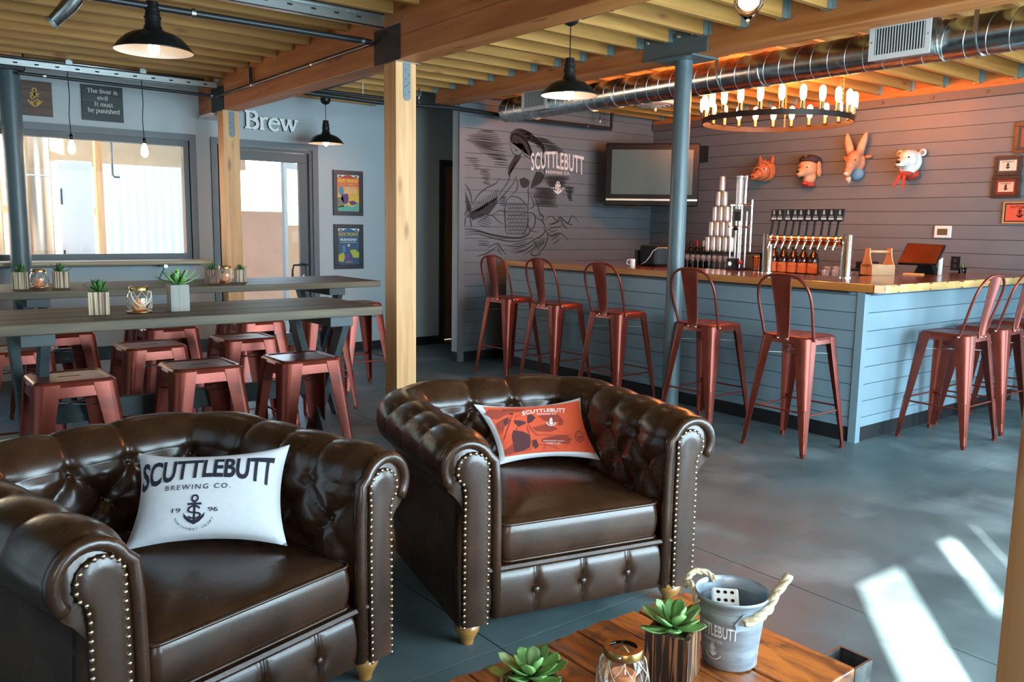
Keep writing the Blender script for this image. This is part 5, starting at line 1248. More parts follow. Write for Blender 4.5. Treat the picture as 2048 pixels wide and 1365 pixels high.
def pipe(P, r, label, mat=IRON, cat='pipe', nm='pipe', clamps=(), rods=()):
    c = Vector(P[0]); t = thing(nm, label, cat, c); Q = [Vector(p)-c for p in P]
    m = MB(); m.tube(Q, r, 12); obj('tube', m, mat, t, smooth=True, angle=50)
    if rods:
        for k in rods:
            p = Q[0].lerp(Q[-1], k); m = MB(); m.cyl(p, (p.x, p.y, 2.728-c.z), .004, None, 6); obj('hanger_rod', m, STEEL, t)
    for k in clamps:
        i = int(k); f = k-i; p = Q[i].lerp(Q[i+1], f); d = (Q[i+1]-Q[i]).normalized(); m = MB(); m.cyl(p-d*.012, p+d*.012, r*1.35, None, 12); obj('clamp', m, STEEL, t, smooth=True, angle=40)
    return t
a, b = onY(36, 146, yr), onY(426, 192, yr); pipe([a, b], .014, 'black pipe under the rail at upper left', clamps=(.12, .99))
yr2 = 4.86
a, b = onY(330, -24, yr2), onY(768, 44, yr2); a.z = b.z = b.z
t, L, c = rail(a, b, .085, .05, 'broad zinc rail crossing the top of the view to the main beam')
for x in (L-.02, L-.22, L-.26):
    m = MB(); m.box(x-.012, x+.012, -.02, .02, .045, 2.728-c.z); obj('hanger_strap', m, HANG, t)
ys = 4.97; a, b = onY(150, -12, ys), onY(738, 84, ys); pipe([a, b, (2.72, 4.97, b.z)], .019, 'thick black pipe holding the largest pendant', clamps=(.35, .97))
pipe([onX(434, 193, 2.725), onX(560, 150, 2.725), onX(700, 102, 2.725), onX(742, 88, 2.725)], .013, 'black conduit clipped along the side of the long beam', clamps=(.6, 1.5))
p = onX(502, 168, 2.72); pipe([p, (p.x, p.y, 2.72)], .014, 'short black drop rod on the side of the long beam')
pipe([onZ(612, 186, 2.708), onZ(640, 183, 2.708), onZ(860, 112, 2.708), onZ(1010, 70, 2.708), onZ(1100, 46, 2.708)], .010, 'thin grey conduit under the joists feeding the centre pendant', STEELP, clamps=(2.3, 3.4))
pipe([onZ(1165, 36, 2.708), onZ(1210, 22, 2.708), onZ(1290, 0, 2.708), onZ(1400, -35, 2.708)], .010, 'thin grey conduit running on from the centre pendant to the top edge', STEELP, clamps=(1.2,))
yp = 7.03
pipe([onY(600, 184, yp), onY(760, 205, yp), onY(905, 216, yp), onY(1050, 238, yp), onY(1222, 258, yp), onY(1224, 226, yp)], .021, 'black sprinkler pipe running past the end of the duct', clamps=(3.7,))
pipe([onY(600, 176, yp+.1), onY(765, 196, yp+.1)], .015, 'thin black pipe above the sprinkler pipe behind the square post', rods=(.25, .75))
for u, v in ((838, 205), (1200, 238)):
    p = onY(u, v, yp); t = thing('pipe_hanger', 'threaded rod hanger %s the sprinkler pipe' % ('by the hallway holding' if u < 900 else 'by the television holding'), 'hanger', p)
    m = MB(); m.cyl((0, 0, -.02), (0, 0, 2.728-p.z), .005, None, 6); m.lathe([(.014, -.04), (.018, -.02), (.012, 0), (.012, .02), (.006, .03)], (0, 0, 0), 12); obj('rod', m, STEEL, t, smooth=True)
# flexible metal conduit elbow at the top left corner
w = 4.2; t = thing('flexible_conduit', 'short angled metal conduit stub under the joists at top left', 'conduit', ZR(105, 45, w))
Q = [ZR(u, v, w)-t.location for u, v in ((152, -8), (138, 12), (120, 30), (104, 45))]
m = MB(); m.tube(Q, .030, 14, rr=[.042, .040, .034, .030]); obj('elbow', m, GALV, t, smooth=True, angle=50)
m = MB(); m.cyl(Q[3]-(Q[3]-Q[2])*.15, Q[3]+(Q[3]-Q[2])*.1, .036, None, 14); obj('end_collar', m, HANG, t)
# ================================================================== on the walls
yw = YB-.001
def FY(y): return lambda x, z: (x, y, z)
# serif stroke glyphs: (strokes [(pts, width)], advance); x-height 1, cap height 1.45
def SR(x, y, w=.34): return ([(x-w/2, y), (x+w/2, y)], .07)
def C_(cx, cy, rx, ry, a0, a1, n=12): return [(cx+rx*cos(R(a0+(a1-a0)*i/n)), cy+ry*sin(R(a0+(a1-a0)*i/n))) for i in range(n+1)]
ST, TH = .17, .08
G = {
 'T': ([([(.5, 0), (.5, 1.42)], ST), ([(0, 1.41), (1, 1.41)], TH), ([(.02, 1.44), (.02, 1.15)], TH), ([(.98, 1.44), (.98, 1.15)], TH), SR(.5, .03)], 1.08),
 'I': ([([(.28, 0), (.28, 1.45)], ST), SR(.28, .03, .46), SR(.28, 1.42, .46)], .62),
 'h': ([([(.18, 0), (.18, 1.45)], ST), (C_(.48, .62, .30, .34, 170, 0), .11), ([(.78, .65), (.78, 0)], ST), SR(.18, .03), SR(.78, .03), ([(.02, 1.40), (.2, 1.43)], .07)], 1.0),
 'e': ([(C_(.45, .48, .38, .48, 0, 320), .13), ([(.08, .56), (.82, .56)], TH)], .90),
 'l': ([([(.22, 0), (.22, 1.45)], ST), SR(.22, .03), ([(.06, 1.40), (.24, 1.43)], .07)], .46),
 'i': ([([(.22, 0), (.22, .98)], ST), SR(.22, .03), ([(.06, .93), (.24, .96)], .07), ([(.22, 1.24), (.22, 1.42)], .18)], .46),
 'v': ([([(.12, .97), (.46, .02)], ST), ([(.46, .02), (.80, .97)], TH), SR(.12, .96, .34), SR(.80, .96, .30)], .94),
 'r': ([([(.2, 0), (.2, .98)], ST), (C_(.48, .62, .28, .34, 165, 55), .11), SR(.2, .03), ([(.04, .93), (.22, .96)], .07)], .70),
 's': ([(C_(.36, .72, .26, .24, 40, 250), .13), (C_(.36, .26, .28, .25, 90, -150), .13)], .76),
 't': ([([(.28, .25), (.28, 1.28)], .15), (C_(.44, .25, .16, .22, 180, 320), .12), ([(.05, .95), (.56, .95)], .07)], .64),
 'm': ([([(.18, 0), (.18, .98)], ST), (C_(.44, .62, .26, .34, 170, 0), .11), ([(.70, .65), (.70, 0)], ST), (C_(.96, .62, .26, .34, 170, 0), .11), ([(1.22, .65), (1.22, 0)], ST), SR(.18, .03), SR(.70, .03), SR(1.22, .03)], 1.44),
 'u': ([([(.18, .97), (.18, .32)], ST), (C_(.46, .32, .28, .30, 180, 360), .11), ([(.76, .97), (.76, .02)], ST), ([(.02, .94), (.2, .94)], .07), ([(.60, .94), (.78, .94)], .07), ([(.76, .03), (.92, .03)], .07)], .98),
 'n': ([([(.18, 0), (.18, .98)], ST), (C_(.46, .62, .28, .34, 170, 0), .11), ([(.74, .65), (.74, 0)], ST), SR(.18, .03), SR(.74, .03), ([(.02, .93), (.2, .96)], .07)], .98),
 'b': ([([(.18, 0), (.18, 1.45)], ST), (C_(.46, .49, .34, .47, 200, 520), .13), ([(.02, 1.40), (.2, 1.43)], .07)], .94),
 'p': ([([(.18, -.48), (.18, .98)], ST), (C_(.46, .49, .34, .47, 200, 520), .13), SR(.18, -.45), ([(.02, .93), (.2, .96)], .07)], .94),
 'd': ([([(.76, 0), (.76, 1.45)], ST), (C_(.44, .49, .34, .47, 20, 340), .13), ([(.60, 1.40), (.78, 1.43)], .07), ([(.76, .03), (.92, .03)], .07)], .98),
 'w': ([([(.12, .97), (.40, .02)], ST), ([(.40, .02), (.68, .97)], TH), ([(.68, .97), (.96, .02)], ST), ([(.96, .02), (1.24, .97)], TH), SR(.12, .96, .34), SR(.68, .96, .30), SR(1.24, .96, .30)], 1.38),
 'B': ([([(.26, 0), (.26, 1.45)], ST), ([(.04, 1.41), (.62, 1.41)], .08), ([(.04, .04), (.66, .04)], .08), ([(.26, .76), (.62, .76)], .07), (C_(.60, 1.08, .30, .33, 90, -90), .16), (C_(.62, .40, .36, .36, 90, -90), .17)], 1.10),
}
def serif(m, s, x0, x1, z0, hx, fn, wk=1.0):
    adv = sum(G[c][1] if c != ' ' else .5 for c in s); k = (x1-x0)/adv; x = x0
    for c in s:
        if c != ' ':
            for pts, w in G[c][0]: stroke(m, [(x+p[0]*k, z0+p[1]*hx) for p in pts], w*min(k, hx)*wk*1.15, fn, False)
        x += (G[c][1] if c != ' ' else .5)*k
BOARD = wood('black_sign_board', (.010, .016, .016), (.022, .030, .030), 'X', 12, .5, .1, .1); BROWNB = wood('brown_sign_board', (.055, .020, .010), (.11, .042, .018), 'X', 10, .5, .15, .1)
PAINTW = flat('sign_white', (.80, .82, .80), .6); GOLD = flat('gold_paint', (.50, .30, .04), .5)
t = thing('lettered_sign', 'black wooden sign reading The liver is evil It must be punished', 'sign', (1.872, yw-.012, 2.48))
for k in range(4):
    m = MB(); m.box(-.172, .172, -.012, .012, -.157+.0785*k+.001, -.157+.0785*(k+1)-.001); bd = obj('plank', m, BOARD, t)
m = MB(); fn = FY(-.0128)
serif(m, 'The liver is', -.125, .128, .088, .026, fn, 1.1); serif(m, 'evil', -.045, .045, .030, .026, fn, 1.1); serif(m, 'It must', -.072, .085, -.026, .026, fn, 1.1); serif(m, 'be punished', -.128, .140, -.084, .027, fn, 1.1)
obj('white_lettering', m, PAINTW, t, fix=False)['kind'] = 'stuff'
t = thing('anchor_sign', 'brown wooden sign with a gold anchor above the brewery window', 'sign', (1.345, yw-.012, 2.47))
for k in range(4):
    m = MB(); m.box(-.118, .118, -.012, .012, -.148+.074*k+.001, -.148+.074*(k+1)-.001); obj('plank', m, BROWNB, t)
m = MB(); anchor(m, -.018, .005, .16, FY(-.0135), .013); obj('gold_anchor', m, GOLD, t, fix=False)
m = MB(); put_text(m, 'Scuttlebutt', .040, .110, .085, .11, FY(-.0135), .01); put_text(m, 'Brewing', .046, .11, .02, .045, FY(-.0135), .01); put_text(m, 'Company', .05, .112, -.02, .0, FY(-.0135), .01); put_text(m, '1996', -.05, .02, -.115, -.10, FY(-.0135), .01); obj('faded_lettering', m, flat('faded_gold', (.20, .09, .02), .6), t, fix=False)
# 3-D "Brew" marquee letters
bx0, bz0 = 3.175, 2.372; xcur = bx0
hx = .118; k = (3.745-3.175)/sum(G[c][1] for c in 'Brew')
LETW = flat('white_marquee_face', (.90, .92, .90), .4); LETB = flat('marquee_shell', (.05, .06, .065), .4)
for c, nm_ in zip('Brew', ('capital letter B, the first of the white marquee letters', 'letter r in the white marquee word over the door', 'letter e in the white marquee word over the door', 'letter w ending the white marquee word over the door')):
    adv = G[c][1]*k; t = thing('marquee_letter', nm_, 'letter', (xcur, yw, bz0), 0, 'white marquee letters over the glass door'); 
    mf, ms = MB(), MB(); pts_h = []
    for si, (pts, w) in enumerate(G[c][0]):
        P = [(p[0]*k, p[1]*hx) for p in pts]; w_ = max(w*.165, .014)
        stroke(mf, P, w_+.006, FY(-.036-.0007*si), False)
        n = len(P); 
        for i in range(n-1):
            (ax, az), (bx, bz_) = P[i], P[i+1]; dx, dz_ = bx-ax, bz_-az; l = sqrt(dx*dx+dz_*dz_) or 1; ox, oz = -dz_/l*(w_/2+.002), dx/l*(w_/2+.002)
            ms.hexa([(ax+ox, -.034, az+oz), (bx+ox, -.034, bz_+oz), (ax+ox, 0, az+oz), (bx+ox, 0, bz_+oz), (ax-ox, -.034, az-oz), (bx-ox, -.034, bz_-oz), (ax-ox, 0, az-oz), (bx-ox, 0, bz_-oz)])
        if w >= .12:
            tot = sum(sqrt((P[i+1][0]-P[i][0])**2+(P[i+1][1]-P[i][1])**2) for i in range(n-1)); q = max(2, int(tot/.035))
            for j in range(q+1):
                i = min(n-2, int(j/q*(n-1))); f = j/q*(n-1)-i; pts_h.append((P[i][0]*(1-f)+P[i+1][0]*f, P[i][1]*(1-f)+P[i+1][1]*f))
    obj('white_face', mf, LETW, t, fix=False); obj('letter_shell', ms, LETB, t)
    mb_ = MB()
    for x, z in pts_h: mb_.ball((x, -.0385, z), .0022, 6, 4)
    o = obj('bulb_holes', mb_, LETB, t); o['kind'] = 'stuff'
    xcur += adv
# framed posters
def fr_poster(x0, x1, z0, z1, label, kind):
    t = thing('framed_poster', label, 'poster', ((x0+x1)/2, yw-.014, (z0+z1)/2)); a, b = (x1-x0)/2, (z1-z0)/2
    m = MB(); m.frame(-a, a, -b, b, .046, -.014, .014); obj('frame', m, flat('dark_frame', (.03, .035, .038), .35) if 'dark_frame' not in bpy.data.materials else bpy.data.materials['dark_frame'], t, bev=.002)
    top, bot = ((.75, .16, .03), (.72, .50, .05)) if kind == 0 else ((.02, .10, .17), (.03, .08, .17))
    pa, pb = a-.047, b-.047
    mt, nt_, p_ = base('poster_print_%d' % kind); N_, L_ = nt_.nodes, nt_.links
    tc = N_.new('ShaderNodeTexCoord'); sp = N_.new('ShaderNodeSeparateXYZ'); mr = N_.new('ShaderNodeMapRange'); mr.inputs[1].default_value = -pb*.4; mr.inputs[2].default_value = pb*.7
    cr = N_.new('ShaderNodeValToRGB'); cr.color_ramp.elements[0].color = (*bot, 1); cr.color_ramp.elements[1].color = (*top, 1)
    L_.new(tc.outputs['Object'], sp.inputs[0]); L_.new(sp.outputs['Z'], mr.inputs[0]); L_.new(mr.outputs[0], cr.inputs[0]); L_.new(cr.outputs[0], p_.inputs['Base Color']); p_.inputs['Roughness'].default_value = .35
    m = MB(); m.box(-pa, pa, -.002, .010, -pb, pb); pp = obj('print', m, mt, t)
    def part(nm, col, polys, d):
        m = MB()
        for P in polys: poly(m, [(x*pa, z*pb) for x, z in P], FY(-.0022-d*.0004))
        o = obj(nm, m, flat('ink_%s_%d' % (nm, kind), col, .5), pp, fix=False)
        if len(polys) > 1: o['kind'] = 'stuff'
    part('white_header', (.85, .85, .80), [[(-1, .86), (1, .86), (1, 1), (-1, 1)]], 0)
    part('arched_roof', ((.50, .05, .04) if kind == 0 else (.02, .12, .28)), [[(-.85, .82), (-.55, .88), (-.3, .97), (0, 1.0), (.3, .97), (.55, .88), (.85, .82)]], 1)
    part('grey_anchors', (.05, .06, .06), [[(-.9, .88), (-.55, .88), (-.6, .96), (-.85, .96)], [(.55, .88), (.9, .88), (.85, .96), (.6, .96)]], 1)
    m = MB(); fn = lambda x, z: (x*pa, -.0036, z*pb)
    put_text(m, 'ROCK THE BOAT', -.93, .93, .60, .78, fn, .03); obj('title', m, flat('title_yellow_%d' % kind, (.85, .62, .04) if kind == 0 else (.62, .42, .05), .5), pp, fix=False)
    if kind == 0:
        part('skyline_text_band', (.65, .10, .08), [[(-.9, .40), (.9, .40), (.9, .56), (-.9, .56)]], 0)
        m = MB(); put_text(m, 'SCUTTLEBUTT', -.8, .8, .43, .53, fn, .02); obj('band_text', m, flat('band_orange', (.9, .45, .12), .5), pp, fix=False)
        m = MB()
        for k_ in range(5): put_text(m, ('LIVE MUSIC BY THE BAY', 'BEER GARDEN ALL DAY', 'FOOD TRUCKS', 'SATURDAY AUGUST', 'EVERETT WA')[k_], -.28, .78, .30-.075*k_, .345-.075*k_, fn, .01)
        obj('small_lines', m, flat('pale_text_0', (.85, .85, .70), .5), pp, fix=False)
        part('blue_figure', (.10, .25, .42), [[(-.85, .32), (-.55, .38), (-.40, .15), (-.42, -.1), (-.65, -.15), (-.88, .05)]], 0)
        part('purple_figure', (.13, .05, .18), [[(-.60, -.1), (-.30, -.05), (-.05, .0), (.05, -.3), (-.05, -.55), (-.35, -.62), (-.65, -.35)], [(.0, -.45), (.5, -.40), (.9, -.55), (.3, -.68)]], 0)
        part('grey_pier', (.20, .22, .16), [[(-.98, -.25), (-.45, -.2), (-.4, -.75), (-.95, -.8)]], 0); part('green_water', (.12, .42, .32), [[(-1, -.78), (-.2, -.65), (.4, -.75), (.95, -.5), (1, -1), (-1, -1)]], 0)
    else:
        m = MB(); put_text(m, 'MUDHONEY', -.80, .80, .32, .46, fn, .03); put_text(m, 'WITH GUESTS LIVE ON THE WATERFRONT', -.75, .75, .22, .27, fn, .01); obj('headline', m, flat('pale_text_1', (.72, .80, .85), .5), pp, fix=False)
        part('green_hill', (.42, .48, .05), [[(-.95, -.45), (-.5, -.30), (-.35, -.55), (-.5, -.85), (-1, -.8)], [(.1, -.2), (.6, -.15), (1, -.35), (.95, -.62), (.4, -.6)]], 0)
        part('purple_figure', (.16, .05, .28), [[(-.35, -.42), (.05, -.38), (.08, -.75), (-.25, -.85), (-.4, -.6)]], 1); part('blue_guitarist', (.08, .22, .38), [[(-.6, .05), (-.35, .08), (-.3, -.3), (-.55, -.35)]], 1); part('moon', (.80, .78, .35), [[(.07*cos(a)*1.5, .08+.07*sin(a)) for a in [2*pi*i/10 for i in range(10)]]], 1)
        m = MB(); put_text(m, 'AUGUST 27', -.3, .35, -.90, -.80, fn, .02); obj('date_line', m, bpy.data.materials['title_yellow_1'], pp, fix=False)
fr_poster(4.147, 4.505, 1.520, 2.008, 'upper framed poster, orange and yellow, on the wall beside the glass door', 0)
fr_poster(4.149, 4.503, .932, 1.425, 'lower framed poster, dark blue with green hills, beside the glass door', 1)
# ------------------------------------------------------------------ mermaid mural (drawn on the planks)
YMU = YM-.0012
def mu(px, py, d=0): p = onY(880+px/3.412, 200+py/3.412, YMU-d); return (p.x, p.y, p.z)
t = thing('mermaid_mural', 'black line mural of a mermaid rising over waves on the plank wall', 'mural', (0, 0, 0))
mk = MB()
fm = lambda x, y: mu(x, y)
def S_m(pts, w=4, k=5): stroke(mk, curve(pts, k), w*1.65, fm, True)
# hair
m = MB()
HAIR = [(478, 300), (470, 250), (478, 215), (510, 192), (550, 194), (590, 215), (625, 235), (655, 262), (690, 300), (705, 345), (700, 345), (690, 380), (690, 420), (655, 380), (640, 395), (620, 390), (600, 380), (590, 350), (575, 310), (560, 285), (530, 262), (500, 262), (484, 285)]
poly(m, [(515, 375), (555, 378), (552, 395), (520, 410), (495, 440), (480, 480), (470, 520), (462, 500), (470, 450), (500, 410)], fm)
poly(m, [(545, 540), (575, 528), (605, 545), (610, 570), (590, 600), (560, 600), (545, 570)], fm); poly(m, [(655, 490), (690, 490), (710, 520), (690, 560), (640, 590), (620, 610), (622, 580), (640, 540)], fm)
poly(m, [(200, 775), (260, 760), (330, 740), (395, 660), (390, 700), (340, 775), (280, 800), (220, 822)], fm)
o = obj('inked_shapes', m, MURAL, t, fix=False); o['kind'] = 'stuff'
for P, w in (([(478, 290), (484, 330), (500, 365), (525, 378), (550, 372), (562, 350), (572, 320)], 4), ([(500, 290), (512, 284)], 5), ([(515, 300), (530, 292)], 5), ([(508, 318), (505, 330)], 3), ([(514, 346), (528, 340)], 8), ([(565, 330), (575, 372), (590, 385), (640, 420)], 4),
              ([(520, 410), (500, 450), (480, 490), (472, 540), (450, 580), (400, 650), (360, 700)], 4), ([(515, 525), (500, 570), (460, 620), (400, 690), (360, 745)], 4), ([(515, 520), (530, 570), (520, 620), (480, 650)], 4), ([(610, 560), (600, 620), (605, 660), (600, 760)], 4), ([(625, 620), (660, 700), (680, 770), (690, 800)], 4), ([(605, 620), (640, 720), (600, 745)], 4),
              ([(690, 380), (712, 440), (708, 520), (680, 570), (640, 600)], 4), ([(360, 700), (340, 710), (330, 740)], 5), ([(680, 770), (705, 800), (690, 830)], 5),
              ([(450, 700), (442, 760), (446, 850), (450, 915)], 5), ([(600, 750), (600, 820), (590, 880), (560, 925)], 5), ([(450, 700), (480, 660), (540, 670), (590, 720), (600, 760)], 4),
              ([(165, 880), (250, 890), (350, 920), (450, 938), (540, 942), (600, 920), (620, 880)], 9), ([(165, 925), (250, 915), (350, 940), (470, 965), (560, 960), (640, 930)], 5), ([(170, 905), (260, 900), (360, 930)], 4),
              ([(220, 720), (260, 650), (320, 600), (380, 570), (410, 530)], 5), ([(220, 720), (210, 650), (190, 600), (165, 572)], 5), ([(165, 800), (180, 760), (220, 720)], 4), ([(175, 800), (165, 870)], 5), ([(205, 800), (215, 870)], 5),
              ([(245, 850), (300, 810), (350, 785), (400, 830), (440, 850)], 4), ([(350, 790), (410, 755), (450, 770), (430, 740)], 4), ([(700, 830), (760, 795), (800, 830), (820, 800), (870, 840), (905, 790), (950, 840)], 5), ([(820, 800), (840, 850), (870, 885)], 5), ([(730, 850), (780, 840), (830, 820)], 4), ([(740, 870), (800, 870), (840, 850)], 4), ([(860, 840), (905, 855)], 4),
              ([(700, 870), (760, 930), (820, 910), (880, 965)], 5), ([(760, 960), (800, 930), (825, 910)], 4), ([(770, 985), (820, 950)], 4), ([(730, 880), (760, 900)], 4),
              ([(320, 1015), (390, 980), (420, 1020), (455, 1060)], 5), ([(390, 980), (400, 1030), (425, 1060)], 4), ([(240, 1070), (300, 1055), (350, 1030), (385, 1000)], 5), ([(430, 990), (520, 1000), (600, 980), (650, 950)], 5), ([(480, 1040), (560, 1030), (620, 1000), (660, 960)], 5), ([(560, 1060), (620, 1030), (650, 990)], 4), ([(600, 985), (640, 955), (690, 930), (715, 900), (720, 880)], 5),
              ([(720, 880), (735, 930), (720, 990), (690, 1030), (660, 1050)], 5), ([(640, 960), (655, 990), (640, 1030)], 5), ([(640, 1030), (620, 1050), (640, 1064), (680, 1055), (690, 1040)], 5), ([(540, 780), (620, 770), (650, 800), (640, 870), (600, 900)], 5), ([(650, 800), (700, 830), (720, 880)], 5), ([(620, 800), (600, 840), (610, 880), (640, 900), (680, 900)], 4)):
    S_m(P, w)
random.seed(8)
top_ = [(480, 290), (475, 250), (482, 218), (512, 194), (550, 192), (588, 212)]
for i in range(34):                                    # hair drawn as flowing strands
    k = i/33; a0 = k*4.999; q = int(a0); f = a0-q; sx, sy = top_[q][0]*(1-f)+top_[q+1][0]*f, top_[q][1]*(1-f)+top_[q+1][1]*f
    ex, ey = 585+125*(1-abs(k-.45)), 300+110*(1-k)+random.uniform(-12, 12)
    if k < .35: S_m([(sx, sy+4), (505+40*k, 232+20*k), (545+30*k, 245), (590+20*k, 290), (612+30*k, 345), (625+50*k, 385+random.uniform(-10, 15))], 6, 4)
    else: S_m([(sx, sy+3), (sx+45, sy+24), (ex-45, (sy+ey)/2+4), (ex, ey-40), (ex+8*random.random(), ey)], 6, 4)
S_m([(590, 215), (625, 235), (665, 270), (695, 305), (708, 350)], 4); S_m([(640, 380), (690, 405), (712, 440)], 4)
poly_ = [(484, 262), (500, 240), (530, 236), (560, 262), (590, 300), (612, 350), (622, 384), (604, 380), (590, 348), (572, 310), (552, 282), (520, 262), (498, 264), (486, 290)]
mh = MB(); poly(mh, poly_, lambda x, y: mu(x, y, -.0003)); hq = obj('dark_hair', mh, MURAL, t, fix=False)
random.seed(5)
for i in range(11):                                    # tail fin barbs
    S_m([(240+16*i, 700-10*i), (235+15*i, 740-9*i), (222+14*i, 790-6*i)], 3, 3)
for i in range(7): S_m([(172+6*i, 620+14*i), (180+5*i, 700+8*i), (185+4*i, 760)], 3, 3)
for r in range(9):                                     # scales
    for c in range(8):
        x, y = 462+18*c+(9 if r % 2 else 0), 700+25*r
        if x < 592: S_m([(x-8, y), (x-4, y+16), (x+4, y+16), (x+8, y)], 3.2, 3)
for i in range(8):
    S_m([(655+8*i, 960-3*i), (660+7*i, 1000-4*i), (668+5*i, 1030-6*i)], 3, 3)
def hatch(x0, x1, y0, y1, n, tilt, jit, w=4, prof=None):
    for i in range(n):
        k = i/(n-1); a, b = (prof(k) if prof else (0, 1)); xa = x0+(x1-x0)*a+random.uniform(-jit, jit); xb = x0+(x1-x0)*b+random.uniform(-jit, jit); y = y0+(y1-y0)*k
        S_m([(xa, y), ((xa+xb)/2, y+tilt*(xb-xa)/2+random.uniform(-2, 2)), (xb, y+tilt*(xb-xa))], w*random.uniform(.7, 1.2), 3)
hatch(185, 430, 205, 320, 13, .10, 12, 4.5, lambda k: (.35-.35*sin(pi*k), .75+.25*sin(pi*k)))
hatch(210, 470, 305, 400, 8, .12, 15, 4.5, lambda k: (k*.5, .9)); hatch(180, 290, 395, 470, 6, .06, 12, 4, lambda k: (k*.4, .8)); hatch(250, 350, 470, 570, 10, .10, 12, 4, lambda k: (.1+k*.4, .9)); hatch(370, 460, 405, 440, 3, .06, 8, 4)
hatch(650, 890, 255, 345, 12, .14, 12, 5, lambda k: (k*.25, .35+.6*k)); hatch(700, 900, 520, 590, 10, .03, 10, 6, lambda k: (.15*k, .95-.2*k)); hatch(640, 800, 600, 720, 15, .06, 12, 6, lambda k: (0, 1)); hatch(850, 915, 595, 685, 10, .05, 6, 6, lambda k: (.3*k, 1-.2*k)); hatch(405, 460, 660, 720, 6, .03, 6, 4)
hatch(255, 350, 770, 850, 6, .25, 8, 3); hatch(260, 340, 962, 990, 3, .08, 8, 4); hatch(500, 600, 990, 1050, 3, -.25, 8, 4); hatch(745, 800, 860, 930, 4, -.4, 6, 4)
hatch(175, 240, 740, 800, 7, .02, 4, 5)
random.seed(12)
o = obj('ink_strokes', mk, MURAL, t, fix=False); o['kind'] = 'stuff'
m = MB(); vs, fs = tg('SCUTTLEBUTT', .015, 1.06); out = []
for x, y in vs:
    X = 622+360*x; k = 2*x-1; base_ = 468-10*(1-k*k)+18*x+ (18*abs(k)**2); top = 350+ (12*k*k) + 26*max(0, x-.5)+8*(1-x)*0; hgt = base_-top
    yy = base_ - y*hgt + (12*x if x > .5 else 0); out.append(mu(X, yy, .0012))
m.add(out, fs); put_text(m, 'BREWING CO.', 722, 888, 0, 20, lambda x, y: mu(x, 500+12*(x-722)/166-y, .0012), .02, 1.15); anchor(m, 805, 0, 86, lambda x, y: mu(x, 602-y, .0012), 9)
put_text(m, '19', 762, 778, 0, 10, lambda x, y: mu(x, 606-y, .0012), .02); put_text(m, '96', 832, 848, 0, 10, lambda x, y: mu(x, 610-y, .0012), .02)
obj('white_lettering', m, MURALW, t, fix=False)['kind'] = 'stuff'
# ------------------------------------------------------------------ animal heads
def head(label, y, z, s=1.0):
    t = thing('animal_head', label, 'wall mask', (XR, y, z), 0, 'papier-mache animal heads in a row'); t.scale = (s, s, s); return t
def blob(name, balls, mat, par, vox=.0075, sm=4):
    m = MB()
    for (x, y, z), r, sc in balls: m.ball((-x, y, z), r, 14, 10, sc)
    o = obj(name, m, mat, par, smooth=True)
    a = o.modifiers.new('r', 'REMESH'); a.mode = 'VOXEL'; a.voxel_size = vox; a.use_smooth_shade = True
    b = o.modifiers.new('s', 'SMOOTH'); b.iterations = sm; b.factor = .6; return o
HO = noisy('orange_papier', (.42, .10, .03), (.55, .16, .06), 18, rough=(.5, .7)); HT = noisy('tan_papier', (.58, .27, .14), (.68, .36, .20), 14, rough=(.5, .7)); HBk = flat('dark_cap_felt', (.045, .03, .025), .8)
HG = noisy('brown_papier', (.46, .20, .10), (.58, .28, .16), 12, rough=(.5, .7)); HWh = noisy('white_papier', (.74, .72, .68), (.82, .80, .76), 14, rough=(.5, .7)); RED = flat('red_cloth', (.42, .05, .03), .8); EYE = flat('eye_black', (.02, .015, .012), .2)
def eye(par, x, y, z, r=.009, white=False):
    if white: m = MB(); m.ball((-x, y, z), r*1.6, 12, 8); obj('eye_white', m, HWh, par, smooth=True); x += r*1.1
    m = MB(); m.ball((-x, y, z), r, 10, 8); obj('eye', m, EYE, par, smooth=True)
# boar
t = head('orange boar head with harness straps, leftmost mask on the plank wall', 5.50, 2.065, 1.25)
blob('head', [((.03, 0, 0), .085, (.6, 1, 1.05)), ((.08, 0, -.005), .075, (1, .9, 1)), ((.14, 0, -.030), .052, (1.2, .85, .8)), ((.20, 0, -.055), .036, (1.2, .9, .85)), ((.228, 0, -.060), .034, (.35, 1, .9))], HO, t)
for sg in (-1, 1):
    blob('ear', [((.05, sg*.06, .085), .026, (.5, .8, 1.3)), ((.05, sg*.066, .115), .012, (.5, .8, 1.6))], HO, t, .005, 2)
    eye(t, .125, sg*.048, .008, .007, True)
    m = MB(); m.cyl((-.24, sg*.012, -.058), (-.242, sg*.012, -.058), .007, None, 8); obj('nostril', m, EYE, t)
STRAP = flat('leather_strap', (.55, .28, .12), .6)
for x, r, zz in ((.155, .049, -.030), (.085, .077, -.005)):
    m = MB(); m.tube([(-x-.02*sin(a), r*cos(a), zz+r*1.02*sin(a)) for a in [2*pi*i/24 for i in range(24)]], .005, 6, closed=True); obj('harness_strap', m, STRAP, t, smooth=True)
for k in range(5): blob('bristle', [((.06+.018*k, 0, .085-.006*k), .012, (.5, .4, 1.6))], HO, t, .005, 1)
